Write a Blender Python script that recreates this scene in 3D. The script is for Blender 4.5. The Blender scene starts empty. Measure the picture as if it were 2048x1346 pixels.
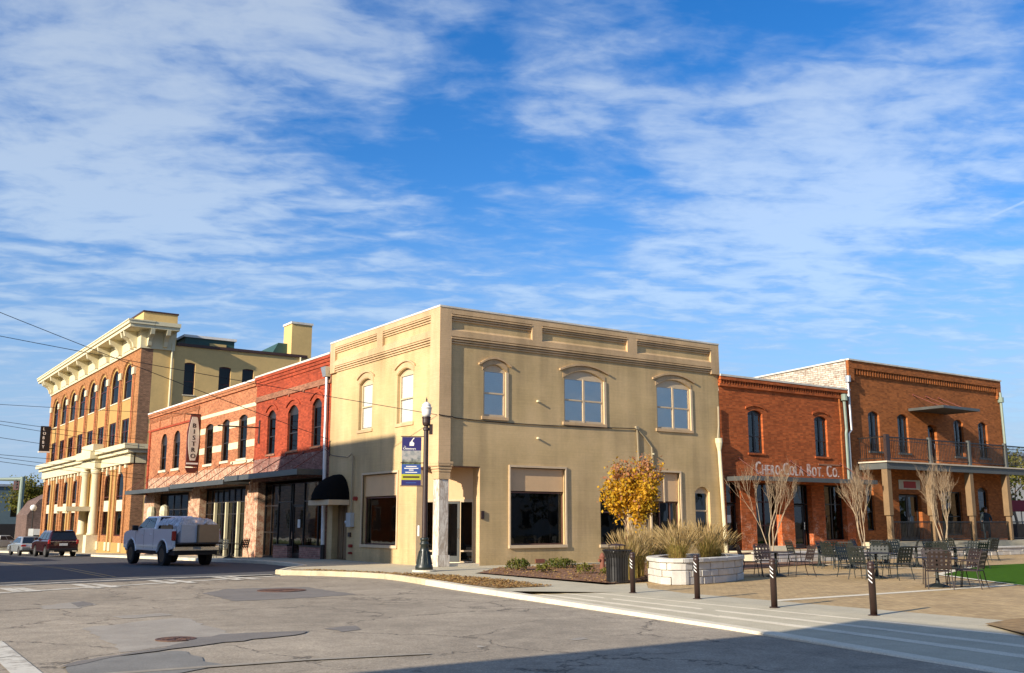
import bpy, bmesh, math, random
from mathutils import Vector, Matrix
from math import sin, cos, tan, pi, sqrt, radians
random.seed(7)
sc = bpy.context.scene
COL = sc.collection

# ---------------------------------------------------------------- camera
CAM = Vector((-18.97, -32.44, 1.65))
PITCH = radians(10.58); YAW = radians(34.48); FPX = 1981.0
cam_d = bpy.data.cameras.new('camera'); cam = bpy.data.objects.new('camera', cam_d); COL.objects.link(cam)
cam.location = CAM; cam.rotation_euler = (pi/2+PITCH, 0, -YAW)
cam_d.sensor_width = 36; cam_d.lens = FPX/2048*36; cam_d.clip_start = .05; cam_d.clip_end = 6000
sc.camera = cam

# ---------------------------------------------------------------- sun and sky
SUN_EL = radians(21.5)
SUN_H = Vector((-.983, -.185, 0)).normalized()            # horizontal direction towards the sun
to_sun = SUN_H*cos(SUN_EL)+Vector((0, 0, sin(SUN_EL)))
sun_d = bpy.data.lights.new('sun', 'SUN'); sun = bpy.data.objects.new('sun', sun_d); COL.objects.link(sun)
sun_d.energy = 4.2; sun_d.angle = radians(.55); sun_d.color = (1, .89, .73)
sun.rotation_euler = to_sun.to_track_quat('Z', 'Y').to_euler(); sun.location = (-40, -10, 40)

W = bpy.data.worlds.new('World'); sc.world = W; W.use_nodes = True
wt = W.node_tree; wt.nodes.clear()
def wn(t, **k):
    n = wt.nodes.new(t)
    for a, b in k.items(): setattr(n, a, b)
    return n
def wl(a, b): wt.links.new(a, b)
def wmath(op, a, b=None, c=None):
    n = wn('ShaderNodeMath', operation=op)
    for i, v in enumerate((a, b, c)):
        if v is None: continue
        if isinstance(v, (int, float)): n.inputs[i].default_value = v
        else: wl(v, n.inputs[i])
    return n.outputs[0]
sky = wn('ShaderNodeTexSky', sky_type='NISHITA'); sky.sun_disc = False
sky.sun_elevation = SUN_EL; sky.sun_rotation = math.atan2(SUN_H.x, SUN_H.y)
sky.air_density = 1.0; sky.dust_density = .45; sky.ozone_density = 3.2
tc = wn('ShaderNodeTexCoord'); sep = wn('ShaderNodeSeparateXYZ'); wl(tc.outputs['Generated'], sep.inputs[0])
dx, dy, dz = sep.outputs
# cloud layer: a flat sheet high above, seen in perspective
zz = wmath('ADD', wmath('MAXIMUM', dz, 0.0), .11)
# along = away from the camera's general direction, across = sideways (only rotates the streaks)
ca, sa = cos(radians(28)), sin(radians(28))
px_ = wmath('DIVIDE', wmath('ADD', wmath('MULTIPLY', dx, ca), wmath('MULTIPLY', dy, -sa)), zz)
py_ = wmath('DIVIDE', wmath('ADD', wmath('MULTIPLY', dx, sa), wmath('MULTIPLY', dy, ca)), zz)
def cnoise(sx, sy, off, scale, detail, rough, dist=0.0):
    c = wn('ShaderNodeCombineXYZ'); wl(wmath('MULTIPLY_ADD', px_, sx, off[0]), c.inputs[0]); wl(wmath('MULTIPLY_ADD', py_, sy, off[1]), c.inputs[1])
    n = wn('ShaderNodeTexNoise'); wl(c.outputs[0], n.inputs['Vector'])
    n.inputs['Scale'].default_value = scale; n.inputs['Detail'].default_value = detail
    n.inputs['Roughness'].default_value = rough; n.inputs['Distortion'].default_value = dist
    return n.outputs['Fac']
def ramp(f, a, b):
    n = wn('ShaderNodeMapRange', interpolation_type='SMOOTHSTEP'); wl(f, n.inputs['Value'])
    n.inputs['From Min'].default_value = a; n.inputs['From Max'].default_value = b
    return n.outputs['Result']
big = cnoise(1, 1, (3.1, 7.4), 1.05, 3, .5, .2)
mid = cnoise(1, 1.25, (1.7, 4.2), 2.9, 8, .62, .35)
rip = cnoise(.9, 1.7, (9.3, 2.2), 6.2, 4, .55, .5)
def sky_dir(x, y):
    R = cam.rotation_euler.to_matrix()
    return (R @ Vector((x-1024, -(y-673), -FPX))).normalized()
def wdot(v):
    n = wn('ShaderNodeVectorMath', operation='DOT_PRODUCT'); wl(tc.outputs['Generated'], n.inputs[0]); n.inputs[1].default_value = v
    return n.outputs['Value']
cell = cnoise(1, 1.35, (4.4, 8.1), 15, 3, .55, .6)
# where the day's cloud banks and clear gaps lie (sky directions and angular radii)
f1 = wmath('ADD', wmath('MULTIPLY', big, .62), wmath('MULTIPLY', mid, .78))
low = ramp(dz, .40, .12)                       # small rippled cloudlets towards the horizon
f1 = wmath('ADD', f1, wmath('MULTIPLY', wmath('SUBTRACT', rip, .5), wmath('MULTIPLY_ADD', low, .62, .46)))
f1 = wmath('ADD', f1, wmath('MULTIPLY', wmath('SUBTRACT', cell, .44), .22))
for px, py, rad, amt in ((980, 245, 6.5, -.19), (800, 250, 4, -.08), (1130, 465, 4.5, -.15), (1880, 10, 9, -.16), (1480, 90, 6, -.10), (1850, 230, 8, .12), (1400, 220, 5, .08), (640, 420, 6, -.08), (1420, 600, 6, -.06), (1560, 285, 4, -.10), (450, 130, 15, .16), (150, 330, 9, .10), (1520, 440, 9, .16), (1100, 350, 5, .12), (1700, 330, 7, .10), (1120, 150, 5, .10), (1580, 180, 3.5, .10), (300, 560, 10, .05)):
    f1 = wmath('ADD', f1, wmath('MULTIPLY', ramp(wdot(sky_dir(px, py)), cos(radians(rad)), cos(radians(rad*.15))), amt))
veil = ramp(f1, .53, .88)
puff = ramp(f1, .70, 1.02)
# contrail: thin band along a great circle through two sky directions
ca_, cb_ = sky_dir(1815, 507), sky_dir(2052, 402)
nrm = ca_.cross(cb_).normalized(); mid_ = (ca_+cb_).normalized()
near = ramp(wdot((cb_*1.0+(cb_-ca_)*1.2).normalized()), cos(radians(10.5)), cos(radians(3)))
trail = wmath('MULTIPLY', wmath('SUBTRACT', 1.0, ramp(wmath('ABSOLUTE', wdot(nrm)), .0004, .0016)), near)
sat = wn('ShaderNodeHueSaturation'); sat.inputs['Hue'].default_value = .510; sat.inputs['Saturation'].default_value = 1.34; sat.inputs['Value'].default_value = 1.0
wl(sky.outputs[0], sat.inputs['Color'])
def lit(col, k, add):       # thin cloud: some of the sky behind it plus its own scattered white
    a = wn('ShaderNodeVectorMath', operation='SCALE'); wl(col, a.inputs[0]); a.inputs['Scale'].default_value = k
    b = wn('ShaderNodeVectorMath', operation='ADD'); wl(a.outputs[0], b.inputs[0]); b.inputs[1].default_value = add
    return b.outputs[0]
m1 = wn('ShaderNodeMix', data_type='RGBA'); wl(wmath('MULTIPLY', veil, .80), m1.inputs['Factor']); wl(sat.outputs[0], m1.inputs['A']); wl(lit(sat.outputs[0], .55, (1.45, 1.75, 2.2)), m1.inputs['B'])
m2 = wn('ShaderNodeMix', data_type='RGBA'); wl(wmath('MULTIPLY', puff, .72), m2.inputs['Factor']); wl(m1.outputs['Result'], m2.inputs['A']); wl(lit(sat.outputs[0], .60, (2.75, 2.85, 2.55)), m2.inputs['B'])
m3 = wn('ShaderNodeMix', data_type='RGBA'); wl(wmath('MULTIPLY', trail, .45), m3.inputs['Factor']); wl(m2.outputs['Result'], m3.inputs['A']); m3.inputs['B'].default_value = (5.5, 6, 7, 1)
m4 = wn('ShaderNodeMix', data_type='RGBA'); wl(wmath('MULTIPLY', ramp(dz, .34, .0), .85), m4.inputs['Factor']); wl(m3.outputs['Result'], m4.inputs['A']); m4.inputs['B'].default_value = (1.9, 2.7, 4.1, 1)   # pale haze low down
bg = wn('ShaderNodeBackground'); wl(m4.outputs['Result'], bg.inputs['Color']); bg.inputs['Strength'].default_value = .098
wo = wn('ShaderNodeOutputWorld'); wl(bg.outputs[0], wo.inputs['Surface'])

sc.render.engine = 'CYCLES'
sc.view_settings.view_transform = 'Standard'; sc.view_settings.look = 'None'
sc.view_settings.gamma = 1; sc.view_settings.use_curve_mapping = False
sc.view_settings.exposure = .90
sc.cycles.max_bounces = 8; sc.cycles.transparent_max_bounces = 12
sc.cycles.caustics_reflective = False; sc.cycles.caustics_refractive = False

# ---------------------------------------------------------------- pixels (of the 2048-wide photo) to places
_R = cam.rotation_euler.to_matrix()
def ray(x, y): return _R @ Vector((x-1024, -(y-673), -FPX))
def on_x(x, y, X=0.0):
    d = ray(x, y); return CAM+d*((X-CAM.x)/d.x)
def on_y(x, y, Y=0.0):
    d = ray(x, y); return CAM+d*((Y-CAM.y)/d.y)
def on_z(x, y, z=0.0):
    d = ray(x, y); return CAM+d*((z-CAM.z)/d.z)
def gz(y):                                # the side street falls gently away from the corner
    return -.0185*min(max(0., y-9.), 91.)

# ---------------------------------------------------------------- materials
MATS = {}
class NT:
    def __init__(s, name):
        s.m = bpy.data.materials.new(name); s.m.use_nodes = True; s.t = s.m.node_tree; s.t.nodes.clear()
    def n(s, t, ins=None, **k):
        n = s.t.nodes.new(t)
        for a, b in k.items(): setattr(n, a, b)
        for a, b in (ins or {}).items():
            if hasattr(b, 'is_output') or isinstance(b, bpy.types.NodeSocket): s.t.links.new(b, n.inputs[a])
            else: n.inputs[a].default_value = b
        return n
    def math(s, op, a, b=0.0): return s.n('ShaderNodeMath', {0: a, 1: b}, operation=op).outputs[0]
    def mix(s, f, a, b, bt='MIX'):
        return s.n('ShaderNodeMix', {'Factor': f, 'A': a, 'B': b}, data_type='RGBA', blend_type=bt).outputs['Result']
    def noise(s, vec, scale, detail=4, rough=.55, dist=0.0):
        return s.n('ShaderNodeTexNoise', {'Vector': vec, 'Scale': scale, 'Detail': detail, 'Roughness': rough, 'Distortion': dist}).outputs['Fac']
    def mr(s, f, a, b, c=0.0, d=1.0): return s.n('ShaderNodeMapRange', {'Value': f, 'From Min': a, 'From Max': b, 'To Min': c, 'To Max': d}).outputs['Result']
    def pos(s): return s.n('ShaderNodeNewGeometry').outputs['Position']
    def obj(s): return s.n('ShaderNodeTexCoord').outputs['Object']
    def out(s, col, rough=.7, metal=0.0, spec=.4, bump=None, bstr=.3, bdist=.02, coat=0.0, sub=None, **ex):
        ins = {'Base Color': col, 'Roughness': rough, 'Metallic': metal, 'Specular IOR Level': spec, 'Coat Weight': coat}
        if bump is not None:
            b = s.n('ShaderNodeBump', {'Height': bump, 'Strength': bstr, 'Distance': bdist}); ins['Normal'] = b.outputs[0]
        ins.update(ex)
        p = s.n('ShaderNodeBsdfPrincipled', ins); o = s.n('ShaderNodeOutputMaterial', {'Surface': p.outputs[0]})
        MATS[s.m.name] = s.m; return s.m
def c4(c): return (c[0], c[1], c[2], 1)
def sc_(c, k): return (c[0]*k, c[1]*k, c[2]*k, 1)
def M(name, col, rough=.7, var=.15, scale=2.0, metal=0.0, spec=.4, bump=.15, bscale=30, coat=0.0, local=False, **ex):
    t = NT(name); p = t.obj() if local else t.pos()
    a = t.noise(p, scale, 5); b = t.noise(p, scale*9, 3)
    f = t.math('ADD', t.math('MULTIPLY', a, .7), t.math('MULTIPLY', b, .3))
    f = t.mr(f, .3, .7)
    col_ = t.mix(f, sc_(col, 1-var), sc_(col, 1+var))
    r = t.mr(a, .3, .7, max(rough-.06, 0), min(rough+.06, 1))
    return t.out(col_, r, metal, spec, t.noise(p, bscale, 3), bump, .01, coat, **ex)
def brick(name, c1, c2, mortar, rough=.85, bstr=.55, paint=None, pf=.5, pscale=.6, bw=.215, rh=.072, soot=.18, pz=None):
    """running-bond brick; u runs along whichever horizontal axis the wall follows"""
    t = NT(name); p = t.pos(); s = t.n('ShaderNodeSeparateXYZ', {0: p}).outputs
    u = t.math('ADD', s[0], s[1]); v = t.n('ShaderNodeCombineXYZ', {0: u, 1: s[2], 2: 0.0}).outputs[0]
    b = t.n('ShaderNodeTexBrick', {'Vector': v, 'Color1': c4(c1), 'Color2': c4(c2), 'Mortar': c4(mortar), 'Scale': 1.0,
        'Mortar Size': .009, 'Mortar Smooth': .2, 'Bias': -.1, 'Brick Width': bw, 'Row Height': rh})
    cell = t.n('ShaderNodeCombineXYZ', {0: t.math('FLOOR', t.math('DIVIDE', u, bw)), 1: t.math('FLOOR', t.math('DIVIDE', s[2], rh)), 2: 0.0}).outputs[0]
    wnz = t.n('ShaderNodeTexWhiteNoise', {'Vector': cell}).outputs['Value']
    k = t.mr(wnz, 0, 1, .72, 1.22)
    big = t.noise(p, .45, 5, .6); fine = t.noise(p, 14, 4)
    k = t.math('MULTIPLY', k, t.mr(big, .3, .7, 1-soot, 1+soot))
    k = t.math('MULTIPLY', k, t.mr(fine, .3, .7, .93, 1.06))
    kk = t.n('ShaderNodeCombineColor', {0: k, 1: k, 2: k}).outputs[0]
    col = t.mix(1.0, b.outputs['Color'], kk, 'MULTIPLY')
    if paint:
        pn = t.math('ADD', t.math('MULTIPLY', t.noise(p, pscale*4, 6, .65), .6), t.math('MULTIPLY', t.noise(v, pscale*22, 3, .6), .4))
        f = t.mr(pn, pf-.05, pf+.07)
        if pz: f = t.math('MULTIPLY', f, t.mr(t.math('ADD', s[2], t.math('MULTIPLY', t.math('SUBTRACT', big, .5), .6)), pz[0], pz[1], 1.0, 0.0))
        col = t.mix(f, col, c4(paint))
    h = t.math('ADD', t.math('MULTIPLY', b.outputs['Fac'], -1.0), t.math('MULTIPLY', fine, .35))
    return t.out(col, rough, 0, .25, h, bstr, .012)
def painted_brick(name, col, var=.1, rough=.6):
    t = NT(name); p = t.pos(); s = t.n('ShaderNodeSeparateXYZ', {0: p}).outputs
    u = t.math('ADD', s[0], s[1]); v = t.n('ShaderNodeCombineXYZ', {0: u, 1: s[2], 2: 0.0}).outputs[0]
    b = t.n('ShaderNodeTexBrick', {'Vector': v, 'Scale': 1.0, 'Mortar Size': .009, 'Mortar Smooth': .5, 'Brick Width': 40.0, 'Row Height': .072})
    big = t.noise(p, .5, 6, .62); fine = t.noise(p, 9, 5, .6)
    sv = t.n('ShaderNodeMapping', {'Vector': p, 'Scale': (1.0, 1.0, .07)}).outputs[0]
    streak = t.math('MULTIPLY', t.noise(sv, 1.7, 4, .6), t.mr(t.noise(p, .33, 3), .35, .6, .55, 1.25))
    cv = t.n('ShaderNodeMapping', {'Vector': v, 'Scale': (.7, 14, 1)}).outputs[0]
    course = t.noise(cv, 1.0, 3, .6)
    k = t.math('MULTIPLY', t.mr(big, .3, .7, 1-var, 1+var*.6), t.mr(fine, .3, .7, .95, 1.04))
    k = t.math('MULTIPLY', k, t.mr(streak, .30, .72, 1.05, .76))
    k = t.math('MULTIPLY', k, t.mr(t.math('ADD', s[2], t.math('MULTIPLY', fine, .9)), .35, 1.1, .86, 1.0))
    k = t.math('MULTIPLY', k, t.mr(course, .3, .7, .95, 1.04))
    k = t.math('MULTIPLY', k, t.mr(b.outputs['Fac'], 0, 1, 1.0, .95))
    kk = t.n('ShaderNodeCombineColor', {0: k, 1: k, 2: t.math('MULTIPLY', k, t.mr(big, .3, .7, .93, 1.03))}).outputs[0]
    colr = t.mix(1.0, c4(col), kk, 'MULTIPLY')
    h = t.math('ADD', t.math('MULTIPLY', b.outputs['Fac'], -.8), t.math('ADD', t.math('MULTIPLY', fine, .5), t.math('MULTIPLY', course, .5)))
    return t.out(colr, rough, 0, .3, h, .32, .012)
def glass(name, tint=(.75, .8, .78), refl=.06, rough=.015, fk=1.0):
    t = NT(name); p = t.pos()
    wob = t.noise(p, 1.1, 2)
    bmp = t.n('ShaderNodeBump', {'Height': wob, 'Strength': .12, 'Distance': .02}).outputs[0]
    fr = t.n('ShaderNodeFresnel', {'IOR': 1.52, 'Normal': bmp}).outputs[0]
    f = t.math('ADD', t.math('MULTIPLY', fr, fk), refl)
    g = t.n('ShaderNodeBsdfGlossy', {'Color': (.95, .97, 1, 1), 'Roughness': rough, 'Normal': bmp}).outputs[0]
    tr = t.n('ShaderNodeBsdfTransparent', {'Color': c4(tint)}).outputs[0]
    mx = t.n('ShaderNodeMixShader', {0: f, 1: tr, 2: g}).outputs[0]
    t.n('ShaderNodeOutputMaterial', {'Surface': mx}); MATS[name] = t.m; return t.m

# walls
painted_brick('tan_paint', (.60, .430, .215), .12); painted_brick('tan_trim', (.62, .425, .235), .1)
M('coping', (.62, .58, .50), .8, .25, 3); M('panel_tan', (.66, .44, .235), .6, .07, 1.5)
M('frame_tan', (.60, .46, .29), .5, .1, 4); M('frame_brown', (.16, .075, .05), .5, .2, 4)
M('blind', (.80, .86, .86), .6, .06, 3); M('blind_edge', (.42, .52, .56), .6, .06, 3)

t = NT('marble'); p = t.pos(); n = t.noise(t.n('ShaderNodeMapping', {'Vector': p, 'Scale': (3, 3, .8)}).outputs[0], 2.2, 8, .7, 1.6); v = t.mr(n, .42, .56); dirt = t.mr(t.noise(p, 5, 5, .7), .52, .72)
t.out(t.mix(t.math('MULTIPLY', dirt, .55), t.mix(v, (.42, .34, .26, 1), (.72, .66, .56, 1)), (.30, .22, .15, 1)), .45, bump=n, bstr=.2)
M('dark_frame', (.022, .018, .017), .4, .3, 5, spec=.5)
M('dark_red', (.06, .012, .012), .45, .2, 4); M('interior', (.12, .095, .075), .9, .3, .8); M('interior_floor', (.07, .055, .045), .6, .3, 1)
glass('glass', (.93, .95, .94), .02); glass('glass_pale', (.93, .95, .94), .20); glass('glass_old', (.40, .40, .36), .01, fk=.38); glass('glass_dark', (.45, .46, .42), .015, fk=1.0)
brick('brick_orange', (.44, .145, .058), (.35, .10, .042), (.42, .26, .14), paint=(.62, .52, .34), pf=.66, soot=.15)
brick('brick_worn', (.38, .13, .065), (.30, .09, .05), (.45, .32, .22), paint=(.58, .43, .29), pf=.50, pscale=.9, soot=.2)
brick('brick_coral', (.355, .062, .024), (.295, .048, .019), (.30, .06, .028), soot=.14, bstr=.4)
brick('brick_coral_low', (.24, .10, .075), (.20, .085, .065), (.33, .2, .16), paint=(.5, .40, .33), pf=.60, soot=.2)
brick('brick_dull', (.30, .13, .075), (.25, .10, .06), (.33, .18, .10), soot=.2)
brick('brick_chero', (.47, .105, .026), (.38, .078, .019), (.34, .115, .04), soot=.22, paint=(.55, .28, .18), pf=.55, pz=(1.2, 2.4))
brick('brick_porch', (.38, .112, .026), (.30, .086, .020), (.29, .12, .045), soot=.16)
brick('brick_white', (.58, .53, .44), (.50, .44, .35), (.17, .11, .07), paint=(.24, .11, .06), pf=.555, pscale=2.0, soot=.2, bstr=.8, rh=.11, bw=.33)
brick('brick_hotel', (.38, .155, .055), (.31, .118, .04), (.37, .21, .095), soot=.12)
brick('brick_hotel_side', (.26, .13, .07), (.20, .09, .05), (.33, .22, .14), soot=.12)
brick('brick_bulk', (.42, .20, .15), (.36, .16, .12), (.46, .33, .26), soot=.12, bw=.24, rh=.09)
brick('brick_far', (.15, .09, .07), (.12, .075, .06), (.16, .12, .1))
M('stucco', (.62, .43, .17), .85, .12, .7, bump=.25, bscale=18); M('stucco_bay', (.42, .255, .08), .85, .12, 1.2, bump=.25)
M('cream', (.66, .59, .38), .55, .07, 2); M('cream_band', (.66, .59, .38), .7, .14, 2.5, bump=.3, bscale=12)
M('cream_stone', (.66, .58, .40), .8, .15, 3); M('roof_dark', (.05, .045, .042), .85, .2, 2); M('coping_dark', (.06, .03, .022), .5, .2, 2)
M('green_metal', (.035, .085, .065), .45, .15, 2); M('galv', (.55, .56, .56), .38, .12, 3, metal=.75); M('pipe_white', (.72, .71, .68), .4, .08, 3)
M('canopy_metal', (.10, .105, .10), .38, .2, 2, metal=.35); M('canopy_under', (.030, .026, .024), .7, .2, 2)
M('rod', (.16, .045, .03), .6, .3, 5); M('black_canvas', (.006, .006, .006), .95, .2, 6, spec=.05); M('tan_canvas', (.60, .47, .30), .8, .08, 4)
M('pale_sign', (.56, .50, .42), .6, .08, 3); M('sign_red', (.11, .025, .018), .5, .2, 4); M('sign_black', (.015, .012, .012), .5, .2, 4)
M('letter_dark', (.03, .02, .018), .6, .1, 5); M('letter_pale', (.8, .76, .68), .7, .1, 5)
t = NT('letter_worn'); p = t.pos(); f = t.mr(t.noise(p, 4.5, 6, .7), .40, .60)
t.out(t.mix(f, (.52, .26, .17, 1), (.84, .70, .60, 1)), .85, bump=t.noise(p, 40), bstr=.3)
M('wood', (.20, .128, .064), .7, .2, 1.6, bump=.3, bscale=22); M('slate_fascia', (.085, .09, .085), .55, .12, 2); M('deck', (.55, .47, .36), .7, .12, 2)
M('black_metal', (.012, .011, .011), .42, .3, 6, spec=.5); M('bronze_metal', (.035, .018, .014), .45, .3, 6, spec=.5); M('lamp_green', (.018, .024, .02), .4, .2, 6, spec=.5)
M('lamp_globe', (.78, .76, .70), .25, .05, 4); M('white_paint', (.8, .8, .77), .5, .05, 4); M('sage_metal', (.20, .25, .20), .45, .12, 5)
M('chair_metal', (.010, .014, .011), .60, .25, 6, spec=.55, local=True); M('chair_brown', (.022, .012, .010), .6, .25, 6, spec=.55, local=True)
M('tabletop', (.016, .017, .016), .35, .3, 4, spec=.6, local=True)
M('box_grey', (.42, .44, .43), .5, .08, 3); M('valve_red', (.30, .03, .02), .5, .15, 6); M('stain', (.14, .125, .11), .8, .2, 3); M('hydrant_brown', (.20, .07, .04), .6, .2, 8)
M('wire', (.015, .015, .017), .6, .1, 4); M('conduit', (.33, .27, .17), .6, .1, 4)
# ground
t = NT('asphalt'); p = t.pos()
a = t.noise(p, .18, 6, .6); b = t.noise(p, 2.2, 6, .7); g = t.noise(p, 55, 2, .8); sp = t.n('ShaderNodeTexVoronoi', {'Vector': p, 'Scale': 45.0}).outputs['Color']
spv = t.n('ShaderNodeSeparateColor', {0: sp}).outputs[0]
wv = t.n('ShaderNodeVectorMath', {0: p, 1: t.n('ShaderNodeVectorMath', {0: t.n('ShaderNodeTexNoise', {'Vector': p, 'Scale': 1.3, 'Detail': 6.0, 'Roughness': .65}).outputs['Color'], 3: 1.3}, operation='SCALE').outputs[0]}, operation='ADD').outputs[0]
cr = t.n('ShaderNodeTexVoronoi', {'Vector': wv, 'Scale': .33}, feature='DISTANCE_TO_EDGE').outputs['Distance']
crack = t.math('MULTIPLY', t.mr(cr, .0, .013, 1.0, 0.0), t.mr(t.noise(p, .35, 3), .40, .52))
k = t.math('MULTIPLY', t.mr(a, .3, .7, .74, 1.22), t.mr(b, .3, .7, .80, 1.18))
k = t.math('MULTIPLY', k, t.math('MULTIPLY', t.mr(g, .25, .75, .70, 1.30), t.mr(spv, 0, 1, .80, 1.20)))
k = t.math('MULTIPLY', k, t.mr(crack, 0, 1, 1.0, .30))
kk = t.n('ShaderNodeCombineColor', {0: k, 1: k, 2: k}).outputs[0]
t.out(t.mix(1.0, (.335, .28, .205, 1), kk, 'MULTIPLY'), .85, 0, .3, t.math('ADD', g, t.math('MULTIPLY', crack, -2.0)), .35, .01)
def asphalt2(name, col, lo=.84, hi=1.14):
    t = NT(name); p = t.pos(); b = t.noise(p, 1.6, 6, .65); g = t.noise(p, 50, 2, .8)
    k = t.math('MULTIPLY', t.mr(b, .3, .7, lo, hi), t.mr(g, .25, .75, .75, 1.25)); kk = t.n('ShaderNodeCombineColor', {0: k, 1: k, 2: k}).outputs[0]
    t.out(t.mix(1.0, c4(col), kk, 'MULTIPLY'), .85, 0, .3, g, .3, .01)
asphalt2('asphalt_new', (.085, .085, .085)); asphalt2('patch_dark', (.20, .18, .155)); asphalt2('patch_pale', (.35, .31, .25)); asphalt2('patch_grey', (.215, .205, .18))
asphalt2('concrete', (.48, .425, .30), .88, 1.1); asphalt2('concrete_pale', (.70, .62, .46), .9, 1.08); asphalt2('curb_paint', (.55, .47, .31), .72, 1.12)
def worn_line(name, col, lo, hi):
    t = NT(name); p = t.pos(); f = t.mr(t.noise(p, 3.5, 7, .75), lo, hi)
    t.out(t.mix(f, (.30, .26, .20, 1), c4(col)), .8, 0, .3, t.noise(p, 50), .3, .01)
worn_line('road_white', (.62, .58, .48), .36, .52); worn_line('road_faint', (.36, .32, .25), .42, .62); worn_line('road_yellow', (.42, .27, .07), .40, .60)
t = NT('pavers'); p = t.pos()
b = t.n('ShaderNodeTexBrick', {'Vector': p, 'Color1': (.52, .365, .175, 1), 'Color2': (.40, .27, .125, 1), 'Mortar': (.22, .155, .08, 1), 'Scale': 1.0, 'Mortar Size': .006, 'Brick Width': .22, 'Row Height': .11})
n1 = t.noise(p, .7, 5, .6); n2 = t.noise(t.n('ShaderNodeMapping', {'Vector': p, 'Scale': (2.5, .5, 1), 'Rotation': (0, 0, .6)}).outputs[0], 1.6, 4)
k = t.math('MULTIPLY', t.mr(n1, .3, .7, .85, 1.15), t.mr(n2, .3, .7, .86, 1.12)); kk = t.n('ShaderNodeCombineColor', {0: k, 1: k, 2: k}).outputs[0]
t.out(t.mix(1.0, b.outputs['Color'], kk, 'MULTIPLY'), .8, 0, .3, b.outputs['Fac'], -.3, .008)
M('mulch', (.20, .10, .055), .95, .45, 6, bump=.9, bscale=26); M('litter', (.27, .17, .07), .95, .45, 5, bump=.9, bscale=22); M('earth', (.19, .16, .10), .95, .3, .5, bump=.4)
M('turf', (.05, .115, .010), .95, .3, 5, spec=.03, bump=.6, bscale=60); M('grass_verge', (.10, .13, .04), .9, .3, 2, bump=.6, bscale=30); M('iron', (.11, .055, .035), .65, .25, 8, bump=.5)
M('stone_pale', (.54, .51, .45), .85, .18, 3.2, bump=.55, bscale=9); M('stone_warm', (.55, .49, .40), .85, .22, 3, bump=.6, bscale=9); M('mortar', (.34, .31, .27), .9, .15, 6)
# plants
def leafmat(name, ca, cb, cc):
    t = NT(name); r = t.n('ShaderNodeNewGeometry').outputs['Random Per Island']
    rm = t.n('ShaderNodeValToRGB', {0: r}); e = rm.color_ramp.elements; e[0].color = c4(ca); e[1].color = c4(cc); x = e.new(.5); x.color = c4(cb)
    d = t.n('ShaderNodeBsdfPrincipled', {'Base Color': rm.outputs[0], 'Roughness': .6, 'Specular IOR Level': .25}).outputs[0]
    tl = t.n('ShaderNodeBsdfTranslucent', {'Color': rm.outputs[0]}).outputs[0]
    t.n('ShaderNodeOutputMaterial', {'Surface': t.n('ShaderNodeMixShader', {0: .35, 1: d, 2: tl}).outputs[0]}); MATS[name] = t.m
leafmat('leaf_yellow', (.52, .26, .015), (.68, .38, .02), (.42, .30, .025)); leafmat('leaf_green', (.05, .085, .015), (.11, .12, .02), (.16, .13, .025)); leafmat('leaf_dark', (.025, .045, .012), (.045, .06, .015), (.06, .06, .015))
leafmat('leaf_olive', (.12, .14, .02), (.20, .18, .03), (.10, .09, .02)); leafmat('grass_gold', (.46, .30, .10), (.34, .25, .07), (.26, .25, .05)); leafmat('grass_plume', (.48, .36, .16), (.42, .29, .13), (.54, .42, .20))
leafmat('leaf_rust', (.40, .16, .07), (.48, .22, .09), (.34, .14, .08)); leafmat('leaf_fallen', (.42, .25, .08), (.30, .16, .06), (.52, .36, .13))
M('bark_pale', (.37, .28, .18), .8, .22, 5, bump=.4); M('twig', (.27, .19, .115), .85, .2, 5); M('bark', (.20, .14, .09), .9, .25, 6, bump=.6)
# vehicles, people
M('car_white', (.88, .87, .85), .22, .03, 1, spec=.5, bump=0, coat=.7, local=True); M('car_red', (.034, .004, .005), .22, .05, 1, spec=.5, bump=0, coat=.8, local=True)
M('car_silver', (.45, .48, .50), .25, .04, 1, metal=.5, bump=0, coat=.6, local=True); M('car_cream', (.50, .49, .42), .3, .04, 1, bump=0, coat=.5, local=True)
M('tyre', (.018, .017, .016), .85, .2, 8, local=True); M('rim', (.34, .33, .31), .35, .1, 6, metal=.8, local=True); M('rim_dark', (.10, .085, .06), .45, .15, 6, metal=.6, local=True)
M('trim_black', (.012, .012, .013), .5, .1, 5, local=True); M('tail_red', (.36, .012, .012), .2, .1, 5, coat=.6, local=True); M('plate', (.62, .64, .62), .5, .1, 20, local=True); M('chrome', (.7, .7, .7), .12, .02, 5, metal=1, local=True)
t = NT('car_glass'); t.out((.010, .013, .017, 1), .05, 0, .5, coat=.15)
M('cardboard', (.36, .24, .13), .8, .1, 5); M('foil_grey', (.46, .48, .50), .45, .12, 4)
t = NT('plastic_sheet'); p = t.pos(); n = t.noise(p, 5, 5, .6, 1.2)
d = t.n('ShaderNodeBsdfPrincipled', {'Base Color': (.74, .77, .82, 1), 'Roughness': .25, 'Normal': t.n('ShaderNodeBump', {'Height': n, 'Strength': .9, 'Distance': .06}).outputs[0]}).outputs[0]
tr = t.n('ShaderNodeBsdfTransparent').outputs[0]; t.n('ShaderNodeOutputMaterial', {'Surface': t.n('ShaderNodeMixShader', {0: t.mr(n, .35, .65, .45, .85), 1: tr, 2: d}).outputs[0]}); MATS['plastic_sheet'] = t.m
M('skin', (.45, .26, .18), .6, .05, 8, local=True); M('coat_dark', (.02, .03, .035), .85, .2, 6, local=True); M('trousers', (.02, .035, .045), .85, .2, 6, local=True); M('hair', (.03, .02, .015), .8, .2, 10, local=True)
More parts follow.
